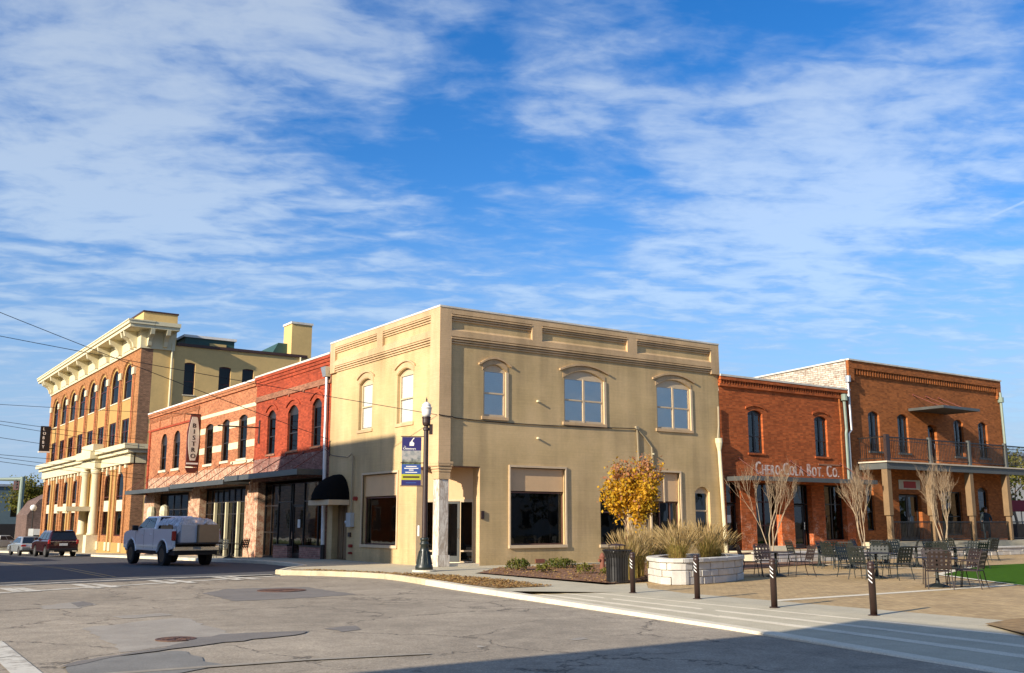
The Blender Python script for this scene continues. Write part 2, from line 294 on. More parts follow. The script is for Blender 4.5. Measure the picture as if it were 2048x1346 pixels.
M('banner_navy', (.022, .018, .115), .7, .06, 3); M('banner_blue', (.03, .075, .26), .7, .06, 3); M('banner_lime', (.42, .42, .03), .7, .08, 3)
t = NT('banner_photo'); p = t.pos(); z = t.n('ShaderNodeSeparateXYZ', {0: p}).outputs[2]; n = t.noise(p, 7, 5)
t.out(t.mix(t.mr(t.math('ADD', z, t.math('MULTIPLY', n, .35)), 3.75, 3.95), t.mix(t.mr(n, .4, .6), (.03, .03, .025, 1), (.10, .17, .05, 1)), t.mix(t.mr(n, .4, .6), (.20, .22, .22, 1), (.35, .33, .30, 1))), .7)
M('blue_siding', (.10, .145, .16), .6, .1, 2); M('far_pale', (.50, .48, .42), .8, .1, 1); M('tent_red', (.38, .05, .05), .7, .1, 3); M('navy_van', (.02, .025, .05), .3, .1, 2, coat=.5); M('poster_green', (.05, .30, .10), .6, .3, 9); M('poster_pink', (.45, .12, .10), .7, .3, 9); M('paper', (.70, .70, .66), .8, .05, 8)
# ---------------------------------------------------------------- mesh tools
class MB:
    def __init__(s): s.v = []; s.f = []
    def face(s, pts):
        n = len(s.v); s.v += [Vector(p) for p in pts]; s.f.append(tuple(range(n, n+len(pts)))); return s
    def hexa(s, p):            # 8 corners: bottom ring 0-3, top ring 4-7
        n = len(s.v); s.v += [Vector(q) for q in p]
        s.f += [tuple(n+i for i in q) for q in ((3, 2, 1, 0), (4, 5, 6, 7), (0, 1, 5, 4), (1, 2, 6, 5), (2, 3, 7, 6), (3, 0, 4, 7))]; return s
    def box(s, x0, x1, y0, y1, z0, z1):
        return s.hexa([(x0, y0, z0), (x1, y0, z0), (x1, y1, z0), (x0, y1, z0), (x0, y0, z1), (x1, y0, z1), (x1, y1, z1), (x0, y1, z1)])
    def fb(s, fr, u0, u1, z0, z1, d0, d1):       # box in a facade frame
        P = fr.P
        return s.hexa([P(u0, z0, d1), P(u1, z0, d1), P(u1, z0, d0), P(u0, z0, d0), P(u0, z1, d1), P(u1, z1, d1), P(u1, z1, d0), P(u0, z1, d0)])
    def ring(s, rings, closed=True, cap=True):   # loft through rings of equal length
        n = len(s.v); k = len(rings[0])
        for r in rings: s.v += [Vector(p) for p in r]
        for i in range(len(rings)-1):
            for j in range(k if closed else k-1):
                a = n+i*k+j; b = n+i*k+(j+1) % k
                s.f.append((a, b, b+k, a+k))
        if cap:
            s.f.append(tuple(n+j for j in range(k))[::-1]); s.f.append(tuple(n+(len(rings)-1)*k+j for j in range(k)))
        return s
    def tube(s, pts, rad, k=6, cap=True):
        pts = [Vector(p) for p in pts]; rad = rad if isinstance(rad, (list, tuple)) else [rad]*len(pts); rings = []
        prev = None
        for i, p in enumerate(pts):
            d = (pts[min(i+1, len(pts)-1)]-pts[max(i-1, 0)]).normalized()
            a = d.cross(Vector((0, 0, 1)) if abs(d.z) < .95 else Vector((1, 0, 0))).normalized() if prev is None else (prev-d*prev.dot(d)).normalized()
            prev = a; b = d.cross(a)
            rings.append([p+a*(cos(2*pi*j/k)*rad[i])+b*(sin(2*pi*j/k)*rad[i]) for j in range(k)])
        return s.ring(rings, True, cap)
    def lathe(s, prof, o=(0, 0, 0), k=16, cap=True):   # prof: (r, z)
        o = Vector(o); return s.ring([[o+Vector((r*cos(2*pi*j/k), r*sin(2*pi*j/k), z)) for j in range(k)] for r, z in prof], True, cap)
    def prism(s, poly, ext):   # poly: list of 3-D points, ext: vector
        e = Vector(ext); n = len(s.v); k = len(poly); s.v += [Vector(p) for p in poly]+[Vector(p)+e for p in poly]
        s.f.append(tuple(range(n, n+k))[::-1]); s.f.append(tuple(range(n+k, n+2*k)))
        for j in range(k): s.f.append((n+j, n+(j+1) % k, n+k+(j+1) % k, n+k+j))
        return s
    def add(s, o, mat=None):
        n = len(s.v); s.v += [(mat @ v if mat else v.copy()) for v in o.v]; s.f += [tuple(i+n for i in f) for f in o.f]; return s
    def mesh(s, name, off=None, smooth=False, fix=True):
        me = bpy.data.meshes.new(name); o = off or Vector((0, 0, 0))
        me.from_pydata([v-o for v in s.v], [], s.f)
        if fix:
            bm = bmesh.new(); bm.from_mesh(me); bmesh.ops.recalc_face_normals(bm, faces=bm.faces); bm.to_mesh(me); bm.free()
        if smooth:
            for p in me.polygons: p.use_smooth = True
        return me
    def build(s, name, mat, parent=None, smooth=False, bevel=0, fix=True, kind=None):
        root = parent
        while root is not None and root.parent is not None: root = root.parent
        me = s.mesh(name, root.location if root is not None else None, smooth, fix)
        o = bpy.data.objects.new(name, me); COL.objects.link(o); o.parent = parent
        for m in (mat if isinstance(mat, (list, tuple)) else [mat]): me.materials.append(MATS[m])
        if bevel:
            b = o.modifiers.new('bevel', 'BEVEL'); b.width = bevel; b.segments = 2; b.limit_method = 'ANGLE'; b.angle_limit = radians(40)
        if kind: o['kind'] = kind
        return o
class Fr:
    def __init__(s, o, u, n): s.o = Vector(o); s.u = Vector(u).normalized(); s.n = Vector(n).normalized()
    def P(s, a, z, d=0.0): return s.o+s.u*a+s.n*d+Vector((0, 0, z))
FL = Fr((0, 0, 0), (0, 1, 0), (-1, 0, 0)); FR = Fr((0, 0, 0), (1, 0, 0), (0, -1, 0))
def pane_mb(fr, pts):          # glass sheet whose normal faces the street
    pts = [fr.P(*p) for p in pts]
    n = (pts[1]-pts[0]).cross(pts[2]-pts[0])
    return MB().face(pts if n.dot(fr.n) > 0 else pts[::-1])
def thing(name, label, cat, loc=(0, 0, 0), rz=0.0, group=None):
    o = bpy.data.objects.new(name, None); COL.objects.link(o); o.location = loc; o.rotation_euler = (0, 0, rz); o.empty_display_size = .2
    o['label'] = label; o['category'] = cat
    if group: o['group'] = group
    return o
def tag(o, label, cat, group=None, kind=None):
    o['label'] = label; o['category'] = cat
    if group: o['group'] = group
    if kind: o['kind'] = kind
    return o
def struct(o): o['kind'] = 'structure'; return o
def recentre(o, base):     # origin of a one-mesh thing to its base
    base = Vector(base); o.data.transform(Matrix.Translation(-base)); o.location = base; return o
def copy_tree(o, parent=None):
    c = o.copy(); COL.objects.link(c); c.parent = parent
    for ch in list(o.children): copy_tree(ch, c)
    return c
def place(o, loc, rz, label=None):
    o.location = loc; o.rotation_euler = (0, 0, rz)
    if label: o['label'] = label
    return o

# ---------------------------------------------------------------- facade tools; an opening is (u0, u1, z0, crown, rise)
def top_z(op, u):
    u0, u1, z0, z1, r = op; h = (u1-u0)/2; x = min(abs(u-(u0+u1)/2)/h, 1) if h else 0
    if r <= 0: return z1
    if r > .8*h: return z1-r+r*sqrt(max(0, 1-x*x))
    return z1-r*x*x
def outline(op, seg=10, inset=0.0):
    u0, u1, z0, z1, r = op; n = seg if r > 0 else 1; q = []
    for i in range(n+1):
        u = u0+(u1-u0)*i/n; q.append((u, top_z(op, u)))
    q = [(u1, z0), (u0, z0)]+q
    if inset:
        c = (u0+u1)/2; k = 1-2*inset/(u1-u0)
        q = [(c+(u-c)*k, (z0+inset if i < 2 else z-inset)) for i, (u, z) in enumerate(q)]
    return q
def wall_mb(fr, u0, u1, z0, z1, ops=(), rev=.28, d=0.0, seg=10, mb=None):
    mb = mb or MB(); br = {u0, u1}
    for o in ops:
        n = seg if o[4] > 0 else 1
        for i in range(n+1): br.add(round(o[0]+(o[1]-o[0])*i/n, 5))
    br = sorted(b for b in br if u0-1e-6 <= b <= u1+1e-6)
    for a, b in zip(br, br[1:]):
        m = (a+b)/2; lo = [(z0, z0)]; iv = sorted([o for o in ops if o[0] < m < o[1]], key=lambda o: o[2])
        cur = (z0, z0)
        for o in iv:
            if o[2] > cur[0]+1e-4: mb.face([fr.P(a, cur[0], d), fr.P(b, cur[1], d), fr.P(b, o[2], d), fr.P(a, o[2], d)])
            cur = (top_z(o, a), top_z(o, b))
        if z1 > max(cur)-1e-4: mb.face([fr.P(a, cur[0], d), fr.P(b, cur[1], d), fr.P(b, z1, d), fr.P(a, z1, d)])
    for o in ops:
        q = outline(o, seg)
        for (a, za), (b, zb) in zip(q, q[1:]+q[:1]):
            mb.face([fr.P(a, za, d), fr.P(b, zb, d), fr.P(b, zb, d-rev), fr.P(a, za, d-rev)])
    return mb
def frame_ring(mb, fr, op, w, d0, d1, seg=10):
    a = outline(op, seg); b = outline(op, seg, w); n = len(a)
    for i in range(n):
        j = (i+1) % n
        (p, pz), (q, qz), (r, rz), (s, sz) = a[i], a[j], b[j], b[i]
        mb.face([fr.P(p, pz, d1), fr.P(q, qz, d1), fr.P(r, rz, d1), fr.P(s, sz, d1)])
        mb.face([fr.P(s, sz, d1), fr.P(r, rz, d1), fr.P(r, rz, d0), fr.P(s, sz, d0)])
def arch_band(mb, fr, u0, u1, z1, rise, th, d0, d1, seg=12, ears=0.0):
    op = (u0, u1, z1-rise, z1, rise); q = [(u0+(u1-u0)*i/seg, top_z(op, u0+(u1-u0)*i/seg)) for i in range(seg+1)]
    if ears: q = [(u0-ears, q[0][1]-.02)]+q+[(u1+ears, q[-1][1]-.02)]
    mb.ring([[fr.P(u, z-th/2, d0), fr.P(u, z-th/2, d1), fr.P(u, z+th/2, d1), fr.P(u, z+th/2, d0)] for u, z in q])
    return mb
def window(fr, par, op, fm='frame_tan', gm='glass', d=-.14, fw=.07, mull=0, meet=.5, blind=0.0, bm='blind', sill=None, head=0.0, name='window', smat=None, seg=10, bars=0, behind=None):
    """frame part with pane, sill and blind sub-parts. meet: height fraction of the meeting rail (0 none); head: solid arch infill height"""
    u0, u1, z0, z1, r = op; mb = MB(); frame_ring(mb, fr, op, fw, d-.06, d, seg)
    top = z1-max(r, 0)-head if (r > 0 and head >= 0) else z1
    if r > 0 and head >= 0:    # solid arch head above the sashes
        q = outline((u0, u1, top-.04, z1, r), seg); mb.prism([fr.P(u, z, d-.01) for u, z in q], fr.n*-.05)
    bays = mull+1; wd = (u1-u0-2*fw); zb = z0+fw; zt = top-fw*.6
    for i in range(1, bays):
        c = u0+fw+wd*i/bays; mb.fb(fr, c-fw*.55, c+fw*.55, z0, top, d-.05, d+.012)
    zm = zb+(zt-zb)*meet
    if meet: mb.fb(fr, u0+fw*.5, u1-fw*.5, zm-fw*.38, zm+fw*.38, d-.045, d+.006)
    for k in range(bars):
        zz = zb+(zt-zb)*(k+1)/(bars+1); mb.fb(fr, u0+fw*.5, u1-fw*.5, zz-.015, zz+.015, d-.045, d+.003)
    w = mb.build(name, fm, par)
    for i in range(bays):
        a = u0+fw*.8+(u1-u0-1.6*fw)*i/bays; b = u0+fw*.8+(u1-u0-1.6*fw)*(i+1)/bays
        for lo, hi in (((zb-.02, zm), (zm, zt+.02)) if meet else ((zb-.02, zt+.02),)):
            if r > 0 and head < 0: hi = z1-.02
            dd = d-.035 if not meet or lo < zm-.01 else d-.02
            pane_mb(fr, [(a, lo, dd), (b, lo, dd), (b, min(hi, top_z(op, b)), dd), ((a+b)/2, min(hi, top_z(op, (a+b)/2)), dd), (a, min(hi, top_z(op, a)), dd)]).build('pane', gm, w, fix=False)
    if blind:
        bb = MB(); hb = zt-(zt-zb)*blind; n = max(4, int((zt-hb)/.07))
        for i in range(n):
            za = hb+(zt-hb)*i/n; zc = hb+(zt-hb)*(i+1)/n
            bb.hexa([fr.P(u0+fw*.9, za, d-.075), fr.P(u1-fw*.9, za, d-.075), fr.P(u1-fw*.9, za+.01, d-.10), fr.P(u0+fw*.9, za+.01, d-.10), fr.P(u0+fw*.9, zc-.004, d-.058), fr.P(u1-fw*.9, zc-.004, d-.058), fr.P(u1-fw*.9, zc, d-.08), fr.P(u0+fw*.9, zc, d-.08)])
        bb.build('blind', bm, w)
    if behind: MB().fb(fr, u0, u1, z0, z1, d-.7, d-.68).build('curtain', behind, w)
    if sill: MB().fb(fr, u0-sill[0], u1+sill[0], z0-sill[1], z0, -.2, sill[2]).build('sill', smat or fm, w, bevel=.008)
    return w
def storefront(fr, par, u0, u1, z0, z1, cols, rows, d=-.2, fm='dark_frame', gm='glass_dark', fw=.06, name='shop_window', skip=()):
    """grid of panes in a frame; cols, rows: fractions of the dividing bars"""
    us = [u0]+[u0+(u1-u0)*c for c in cols]+[u1]; zs = [z0]+[z0+(z1-z0)*c for c in rows]+[z1]; mb = MB()
    for u in us: mb.fb(fr, max(u-fw/2, u0), min(u+fw/2, u1), z0, z1, d-.06, d+.03)
    for z in zs: mb.fb(fr, u0, u1, max(z-fw/2, z0), min(z+fw/2, z1), d-.055, d+.022)
    w = mb.build(name, fm, par)
    for a, b in zip(us, us[1:]):
        for c, e in zip(zs, zs[1:]):
            pane_mb(fr, [(a, c, d-.02), (b, c, d-.02), (b, e, d-.02), (a, e, d-.02)]).build('pane', gm, w, fix=False)
    return w
def glazed_door(fr, par, u0, u1, z0, z1, d=-.2, fm='dark_frame', gm='glass_dark', st=.09, handle='chrome', hs=1, kick=.22):
    mb = MB(); mb.fb(fr, u0, u0+st, z0, z1, d-.05, d); mb.fb(fr, u1-st, u1, z0, z1, d-.05, d); mb.fb(fr, u0+st, u1-st, z1-st, z1, d-.048, d-.002); mb.fb(fr, u0+st, u1-st, z0, z0+kick, d-.048, d-.002)
    w = mb.build('door', fm, par)
    pane_mb(fr, [(u0+st, z0+kick, d-.03), (u1-st, z0+kick, d-.03), (u1-st, z1-st, d-.03), (u0+st, z1-st, d-.03)]).build('pane', gm, w, fix=False)
    c = u1-st*.5 if hs > 0 else u0+st*.5
    MB().tube([fr.P(c, z0+.9, d), fr.P(c, z0+.9, d+.06), fr.P(c, z0+1.25, d+.06), fr.P(c, z0+1.25, d)], .014, 6).build('handle', handle, w)
    return w
def shell(par, x0, x1, y0, y1, z0, z1, mat, sides, roof='roof_dark', zr=None, floors=(), th=.25, imat='interior'):
    """plain outer walls on the named sides, roof, floors and a dim partition inside"""
    zr = zr if zr is not None else z1-.5
    if 'W' in sides: MB().box(x0, x0+th, y0+th, y1-th, z0, z1).build('wall', mat, par)
    if 'E' in sides: MB().box(x1-th, x1, y0+th, y1-th, z0, z1).build('wall', mat, par)
    if 'S' in sides: MB().box(x0+.02, x1-.02, y0, y0+th, z0, z1).build('wall', mat, par)
    if 'N' in sides: MB().box(x0+.02, x1-.02, y1-th, y1, z0, z1).build('wall', mat, par)
    e = .27
    MB().box(x0+e, x1-e, y0+e, y1-e, zr-.2, zr).build('roof', roof, par)
    for f in floors: MB().box(x0+e, x1-e, y0+e, y1-e, f-.25, f).build('floor', 'interior_floor', par)
def font_mesh(s, size):
    c = bpy.data.curves.new('text', 'FONT'); c.body = s; c.size = size; c.resolution_u = 3
    o = bpy.data.objects.new('text', c); COL.objects.link(o); dg = bpy.context.evaluated_depsgraph_get(); me = o.evaluated_get(dg).to_mesh()
    vs = [v.co.copy() for v in me.vertices]; fs = [tuple(p.vertices) for p in me.polygons]; o.evaluated_get(dg).to_mesh_clear()
    bpy.data.objects.remove(o); bpy.data.curves.remove(c); return vs, fs
def letters(mb, fr, s, u, z, h, d, wide=1.0, gap=.12, bold=0.0, flip=1, th=.004, skew=0.0):
    """row of characters, cap height h, starting at u; returns the end u. flip=-1 when u runs right to left for the reader"""
    for ch in s:
        if ch == ' ': u += flip*h*.45*wide; continue
        vs, fs = font_mesh(ch, 1.0)
        if not vs: continue
        x0 = min(v.x for v in vs); x1 = max(v.x for v in vs); k = h/.69
        n = len(mb.v)
        for v in vs: mb.v.append(fr.P(u+flip*(v.x-x0)*k*wide, z+v.y*k, d+th))
        mb.f += [tuple(i+n for i in f) for f in fs]
        if bold:
            n = len(mb.v)
            for v in vs: mb.v.append(fr.P(u+flip*((v.x-x0)*k*wide+bold), z+v.y*k, d+th*.8))
            mb.f += [tuple(i+n for i in f) for f in fs]
        u += flip*((x1-x0)*k*wide+gap*h+bold)
    return u
# ---------------------------------------------------------------- ground, roads, pavements
ROAD = -.12
def sheet(name, poly, dz, mat, slope=True, kind='structure'):
    """flat polygon laid on the terrain (cut where the street starts to fall)"""
    bm = bmesh.new(); vs = [bm.verts.new((x, y, 0)) for x, y in poly]; bm.faces.new(vs)
    for yc in ((9., 100.) if slope else ()):
        bmesh.ops.bisect_plane(bm, geom=bm.verts[:]+bm.edges[:]+bm.faces[:], plane_co=(0, yc, 0), plane_no=(0, 1, 0))
    bmesh.ops.triangulate(bm, faces=bm.faces[:])
    for v in bm.verts: v.co.z = dz+(gz(v.co.y) if slope else 0)
    bmesh.ops.recalc_face_normals(bm, faces=bm.faces)
    for f in bm.faces:
        if f.normal.z < 0: f.normal_flip()
    me = bpy.data.meshes.new(name); bm.to_mesh(me); bm.free(); me.materials.append(MATS[mat])
    o = bpy.data.objects.new(name, me); COL.objects.link(o)
    if kind: o['kind'] = kind
    return o
sheet('ground', [(-2500, -2500), (2500, -2500), (2500, 2500), (-2500, 2500)], -.30, 'earth')
sheet('road', [(-80, -2), (-80, -110), (60, -110), (60, -46), (-9.0, -46), (-8.1, -33), (-7.33, -25.9), (-6.66, -22.15), (-6.34, -20.3), (-5.85, -16.46), (-5.32, -12.06), (-4.64, -7.22), (-4.25, -4.9), (-4.25, -3.5), (-4.7, -2), (-5.7, -.2), (-5.95, .35), (-2.2, .35), (-14.9, -1.05), (-20, -2)], ROAD, 'asphalt')
sheet('street', [(-19.5, -1.9), (-14.9, -1.046), (-10, -.5), (-5.9, .35), (-2.6, 1.2), (-2.6, 300), (-19.5, 300)], ROAD+.004, 'asphalt_new')
# corner pavement and kerbs
kerb_line = [(-9.0, -46), (-8.1, -33), (-7.33, -25.9), (-6.66, -22.15), (-6.34, -20.3), (-5.85, -16.46), (-5.32, -12.06), (-4.98, -9.3), (-4.64, -7.22), (-4.30, -5.1), (-4.2, -3.9), (-4.45, -2.6), (-5.05, -1.2), (-5.9, .0), (-6.0, .7), (-5.0, 2.2), (-3.6, 4.0), (-3.3, 6.0), (-3.3, 300)]
pave = sheet('pavement', [(p[0]+.17, p[1]) for p in kerb_line[6:]]+[(0.0, 300), (0.0, 1.75), (.25, 1.75), (1.8, .5), (1.84, 0.0), (15, 0), (15, -1.9), (2.0, -1.9), (1.3, -2.0), (-1.3, -4.6), (-1.6, -11.6), (-3.1, -14.0)], 0.0, 'concrete')
def kerb(name, pts, h0, h1, w=.16, mat='curb_paint', piece=1.55, gap=.012):
    """kerb stones laid end to end along a line; heights above the road h0->h1"""
    root = bpy.data.objects.new(name, None); COL.objects.link(root); root['kind'] = 'structure'
    root.location = (pts[0][0], pts[0][1], ROAD)
    d = [0]
    for a, b in zip(pts, pts[1:]): d.append(d[-1]+sqrt((a[0]-b[0])**2+(a[1]-b[1])**2))
    def at(s):
        for i in range(len(pts)-1):
            if s <= d[i+1]+1e-6:
                t_ = (s-d[i])/(d[i+1]-d[i]); a, b = Vector(pts[i]), Vector(pts[i+1]); return a.lerp(b, t_), (b-a).normalized()
        return Vector(pts[-1]), (Vector(pts[-1])-Vector(pts[-2])).normalized()
    n = max(1, int(d[-1]/piece)); s = 0
    for k in range(n):
        s0 = d[-1]*k/n+gap/2; s1 = d[-1]*(k+1)/n-gap/2; mb = MB(); rings = []
        ss = [s0]+[x for x in d if s0+.02 < x < s1-.02]+[s1]
        for x in ss:
            p, t_ = at(x); nn = Vector((t_.y, -t_.x)); h = h0+(h1-h0)*x/d[-1]; z = ROAD+gz(p.y)
            q = lambda e, zz: (p.x+nn.x*e, p.y+nn.y*e, z+zz)
            rings.append([q(0, -.1), q(0, h-.02), q(.025, h), q(w-.02, h), q(w, h-.015), q(w, -.1)])
        o = mb.ring(rings).build('kerb_stone', mat, root)
    return root
kerb('kerb', kerb_line[8:15], .16, .16)
kerb('kerb_flush', kerb_line[2:9], .012, .15, w=.30, mat='concrete_pale', piece=2.2); kerb('kerb_flush', kerb_line[:3], .012, .012, w=.30, mat='concrete_pale', piece=2.2)
kerb('kerb_street', kerb_line[14:18]+[(-3.3, 92)], .15, .14, mat='concrete_pale', piece=2.4)
# ramped apron between the flush kerb and the bollards
def strip(name, a, b, za, zb, mat, n=1):
    mb = MB(); 
    for (p, q), (r, s_) in zip(zip(a, a[1:]), zip(b, b[1:])): mb.face([(p[0], p[1], za), (q[0], q[1], za), (s_[0], s_[1], zb), (r[0], r[1], zb)])
    return struct(mb.build(name, mat, fix=False))
def lerp2(a, b, t_): return [(p[0]+(q[0]-p[0])*t_, p[1]+(q[1]-p[1])*t_) for p, q in zip(a, b)]
edge = [(p[0]+.30, p[1]) for p in kerb_line[:8]]
inner = [(-4.2, -46), (-3.8, -33), (-3.45, -24.6), (-3.3, -22.0), (-3.3, -20.3), (-3.25, -16.4), (-3.2, -13.5), (-3.5, -9.6)]
strip('apron', edge, inner, -.105, .001, 'concrete')
for a, b, w in ((.26, .335, 1), (.50, .56, 1), (.77, .81, 1)):
    za = -.105+.106*a; zb = -.105+.106*b
    strip('apron_band', lerp2(edge, inner, a)[1:], lerp2(edge, inner, b)[1:], za+.004, zb+.004, 'concrete_pale')
sheet('plaza_border', [(-3.45, -24.6), (-3.3, -22.0), (-3.3, -20.3), (-3.25, -16.4), (-3.2, -13.5), (-1.62, -11.6), (-.2, -11.6), (-1.6, -13.2), (-2.1, -15), (-2.6, -46), (-4.2, -46), (-3.8, -33)], .002, 'concrete')
sheet('plaza', [(-2.2, -15), (-1.6, -13.2), (-.2, -11.62), (-1.3, -11.58), (8, -1.9), (60, -1.9), (60, -46), (-2.6, -46)], .000, 'pavers', slope=False)
strip('plaza_band', [(-2.2, -17.9), (13.5, -17.9)], [(-2.2, -17.62), (13.5, -17.62)], .006, .006, 'concrete_pale')
strip('plaza_band', [(13.4, -19), (13.4, -3.5)], [(13.7, -19), (13.7, -3.5)], .005, .005, 'concrete_pale')
sheet('far_pavement', [(-80, -112), (-22.2, -112), (-22.2, 300), (-80, 300)], -.01, 'concrete')
# painted markings
def line(name, pts, w, mat='road_white', dz=.009):
    (x0, y0), (x1, y1) = pts; d = Vector((x1-x0, y1-y0)).normalized(); n = Vector((-d.y, d.x))*w/2
    return sheet(name, [(x0+n.x, y0+n.y), (x1+n.x, y1+n.y), (x1-n.x, y1-n.y), (x0-n.x, y0-n.y)], ROAD+dz, mat)
G = lambda x, y: tuple(on_z(x, y, ROAD)[:2])
line('crosswalk_line', (G(-60, 1190), G(560, 1152)), .30); line('crosswalk_line', (G(-60, 1174.5), G(300, 1157.2)), .28); line('crosswalk_line', (G(300, 1157.2), G(545, 1149.5)), .28)
for a, b in (((8, 1177), (38, 1184)), ((35, 1176), (70, 1183.5)), ((150, 1169), (198, 1177.5)), ((180, 1168), (232, 1175.5)), ((300, 1161), (350, 1168)), ((335, 1160), (388, 1166.5)), ((430, 1154.5), (480, 1160.5)), ((455, 1153.5), (515, 1159.5))):
    line('crosswalk_bar', (G(*a), G(*b)), .30, dz=.013)
line('edge_line', (G(-20, 1284), G(58, 1352)), .32); line('edge_line', (G(-30, 1318), G(20, 1312)), .25, dz=.014)
line('stop_line', (G(0, 1166.5), G(280, 1155)), .2, 'road_faint'); line('lane_line', (G(600, 1322), G(180, 1352)), .16, 'road_faint', .014); line('lane_line', (G(600, 1322), G(860, 1309)), .12, 'road_faint', .014)
for off in (0, .3): line('centre_line', ((-11.2+off, 2), (-11.2+off, 90)), .12, 'road_yellow')
def ragged(pts, step=.22, amp=.035):
    r = []
    for (x0, y0), (x1, y1) in zip(pts, pts[1:]+pts[:1]):
        L = sqrt((x1-x0)**2+(y1-y0)**2); n = max(1, int(L/step))
        for i in range(n): r.append((x0+(x1-x0)*i/n+random.gauss(0, amp), y0+(y1-y0)*i/n+random.gauss(0, amp)))
    return r
def patch(px, mat, dz): return sheet('road_patch', ragged([G(*p) for p in px]), ROAD+dz, mat)
patch([(405, 1187), (455, 1178), (610, 1174), (712, 1189), (595, 1197), (470, 1203)], 'patch_dark', .005)
patch([(72, 1213), (160, 1203), (192, 1210), (150, 1217), (90, 1219)], 'patch_pale', .005); patch([(142, 1206), (170, 1203), (190, 1210), (150, 1214)], 'patch_dark', .008)
patch([(165, 1256), (345, 1236), (372, 1237), (462, 1268), (400, 1285), (250, 1305)], 'patch_pale', .004)
patch([(228, 1233), (330, 1226), (345, 1231), (240, 1238)], 'patch_pale', .006)
patch([(120, 1346), (160, 1323), (350, 1302), (445, 1332), (330, 1352)], 'patch_grey', .010)
patch([(120, 1337), (150, 1325), (330, 1296), (400, 1276), (470, 1268), (612, 1264), (590, 1272), (480, 1284), (390, 1294), (250, 1312)], 'patch_dark', .014)
patch([(650, 1258), (680, 1253), (705, 1252), (722, 1260), (690, 1264)], 'patch_dark', .006)
patch([(1140, 1278), (1165, 1274), (1176, 1279), (1150, 1282)], 'patch_pale', .006); patch([(950, 1293), (965, 1291), (972, 1294), (955, 1296)], 'patch_pale', .006)
for px, r in (((563, 1180), .62), ((352, 1277), .30)):
    p = on_z(px[0], px[1], ROAD+.02); root = thing('manhole_cover', 'rusty iron manhole cover in the dark square asphalt patch' if r > .5 else 'small rusty round cover in the pale patched asphalt', 'manhole cover', (p.x, p.y, ROAD+.006))
    MB().lathe([(r, 0), (r, .014), (r*.88, .014), (r*.88, .008)], root.location, 28).build('rim', 'iron', root); m = MB().lathe([(r*.86, 0), (r*.86, .012)], root.location, 28)
    for i in range(6): m.fb(Fr(root.location, (cos(i*pi/6), sin(i*pi/6), 0), (-sin(i*pi/6), cos(i*pi/6), 0)), -r*.7, r*.7, .012, .017, -.015, .015)
    m.build('cover', 'iron', root)
# planting beds and grass
sheet('mulch_bed', [(1.9, -1.92), (15, -1.92), (15, -6.0), (4.6, -8.6), (.2, -11.1), (-1.3, -11.5), (-1.25, -4.7), (1.25, -2.1)], .025, 'mulch', slope=False)
sheet('mulch_bed', [(-3.3, -23.1), (-2.0, -22.9), (3, -24), (3, -26), (-4.4, -24.5)], .03, 'litter', slope=False)
sheet('verge', [(-5.7, .2), (-4.85, -1.1), (-4.2, -2.7), (-4.0, -3.9), (-4.1, -5.2), (-4.6, -8.6), (-4.8, -11.2), (-3.4, -11.3), (-2.75, -8.0), (-2.75, -5.2), (-3.5, -3.4), (-4.6, -.4), (-5.2, 1.2)], .012, 'litter', slope=False)
sheet('lawn', [(8.6, -15.9), (10.2, -13.8), (17.3, -10.9), (45, -10.9), (45, -30), (18, -24), (7.0, -18.1)], .02, 'turf', slope=False)
strip('plaza_band', [(8.3, -16.0), (10.0, -13.6), (17.2, -10.6)], [(8.6, -15.9), (10.2, -13.8), (17.3, -10.9)], .022, .022, 'concrete_pale')
strip('plaza_band', [(8.3, -16.0), (6.8, -18.3)], [(8.6, -15.9), (7.0, -18.1)], .022, .022, 'concrete_pale')
sheet('grass_verge', [(-20, 60), (-50, 60), (-50, 300), (-20, 300)], .03, 'grass_verge')
# raised terrace in front of the brick buildings
terrace = MB().box(15.1, 60, -4.3, 12, -.2, .34).box(12.3, 15.1, -4.3, -1.95, -.2, .34); struct(terrace.build('terrace', 'concrete'))
sheet('terrace_bed', [(12.5, -4.1), (24.5, -4.1), (24.5, -2.3), (12.5, -2.3)], .352, 'mulch', slope=False)
# fallen leaves: too many to count
random.seed(3)
def litter(name, label, poly, n, z, size=(.03, .07)):
    xs = [p[0] for p in poly]; ys = [p[1] for p in poly]; mb = MB(); k = 0
    def inside(x, y):
        c = False; j = len(poly)-1
        for i in range(len(poly)):
            xi, yi = poly[i]; xj, yj = poly[j]
            if (yi > y) != (yj > y) and x < (xj-xi)*(y-yi)/(yj-yi)+xi: c = not c
            j = i
        return c
    while k < n:
        x = random.uniform(min(xs), max(xs)); y = random.uniform(min(ys), max(ys))
        if not inside(x, y): continue
        k += 1; s = random.uniform(*size); a = random.uniform(0, 6.3); tz = random.uniform(0, .04)
        mb.face([(x+s*cos(a+i*pi/2)*(1 if i % 2 else .6), y+s*sin(a+i*pi/2)*(1 if i % 2 else .6), z+.008+(tz if i == 0 else random.uniform(0, .015))) for i in range(4)])
    o = mb.build(name, 'leaf_fallen', fix=False); tag(o, label, 'leaves', kind='stuff'); return o
litter('leaf_litter', 'dry brown leaves strewn on the verge behind the kerb', [(-5.7, .2), (-4.85, -1.1), (-4.2, -2.7), (-4.0, -3.9), (-4.6, -8.6), (-4.8, -11.2), (-3.2, -11.3), (-2.6, -8.0), (-2.6, -5.2), (-3.4, -3.4), (-4.6, .4)], 2600, .012)
litter('mulch_chips', 'reddish wood chips covering the bed beside the tan wall', [(1.9, -1.92), (9, -1.92), (9, -6.0), (4.6, -8.6), (.2, -11.1), (-1.3, -11.5), (-1.25, -4.7), (1.25, -2.1)], 2600, .025, (.02, .06))
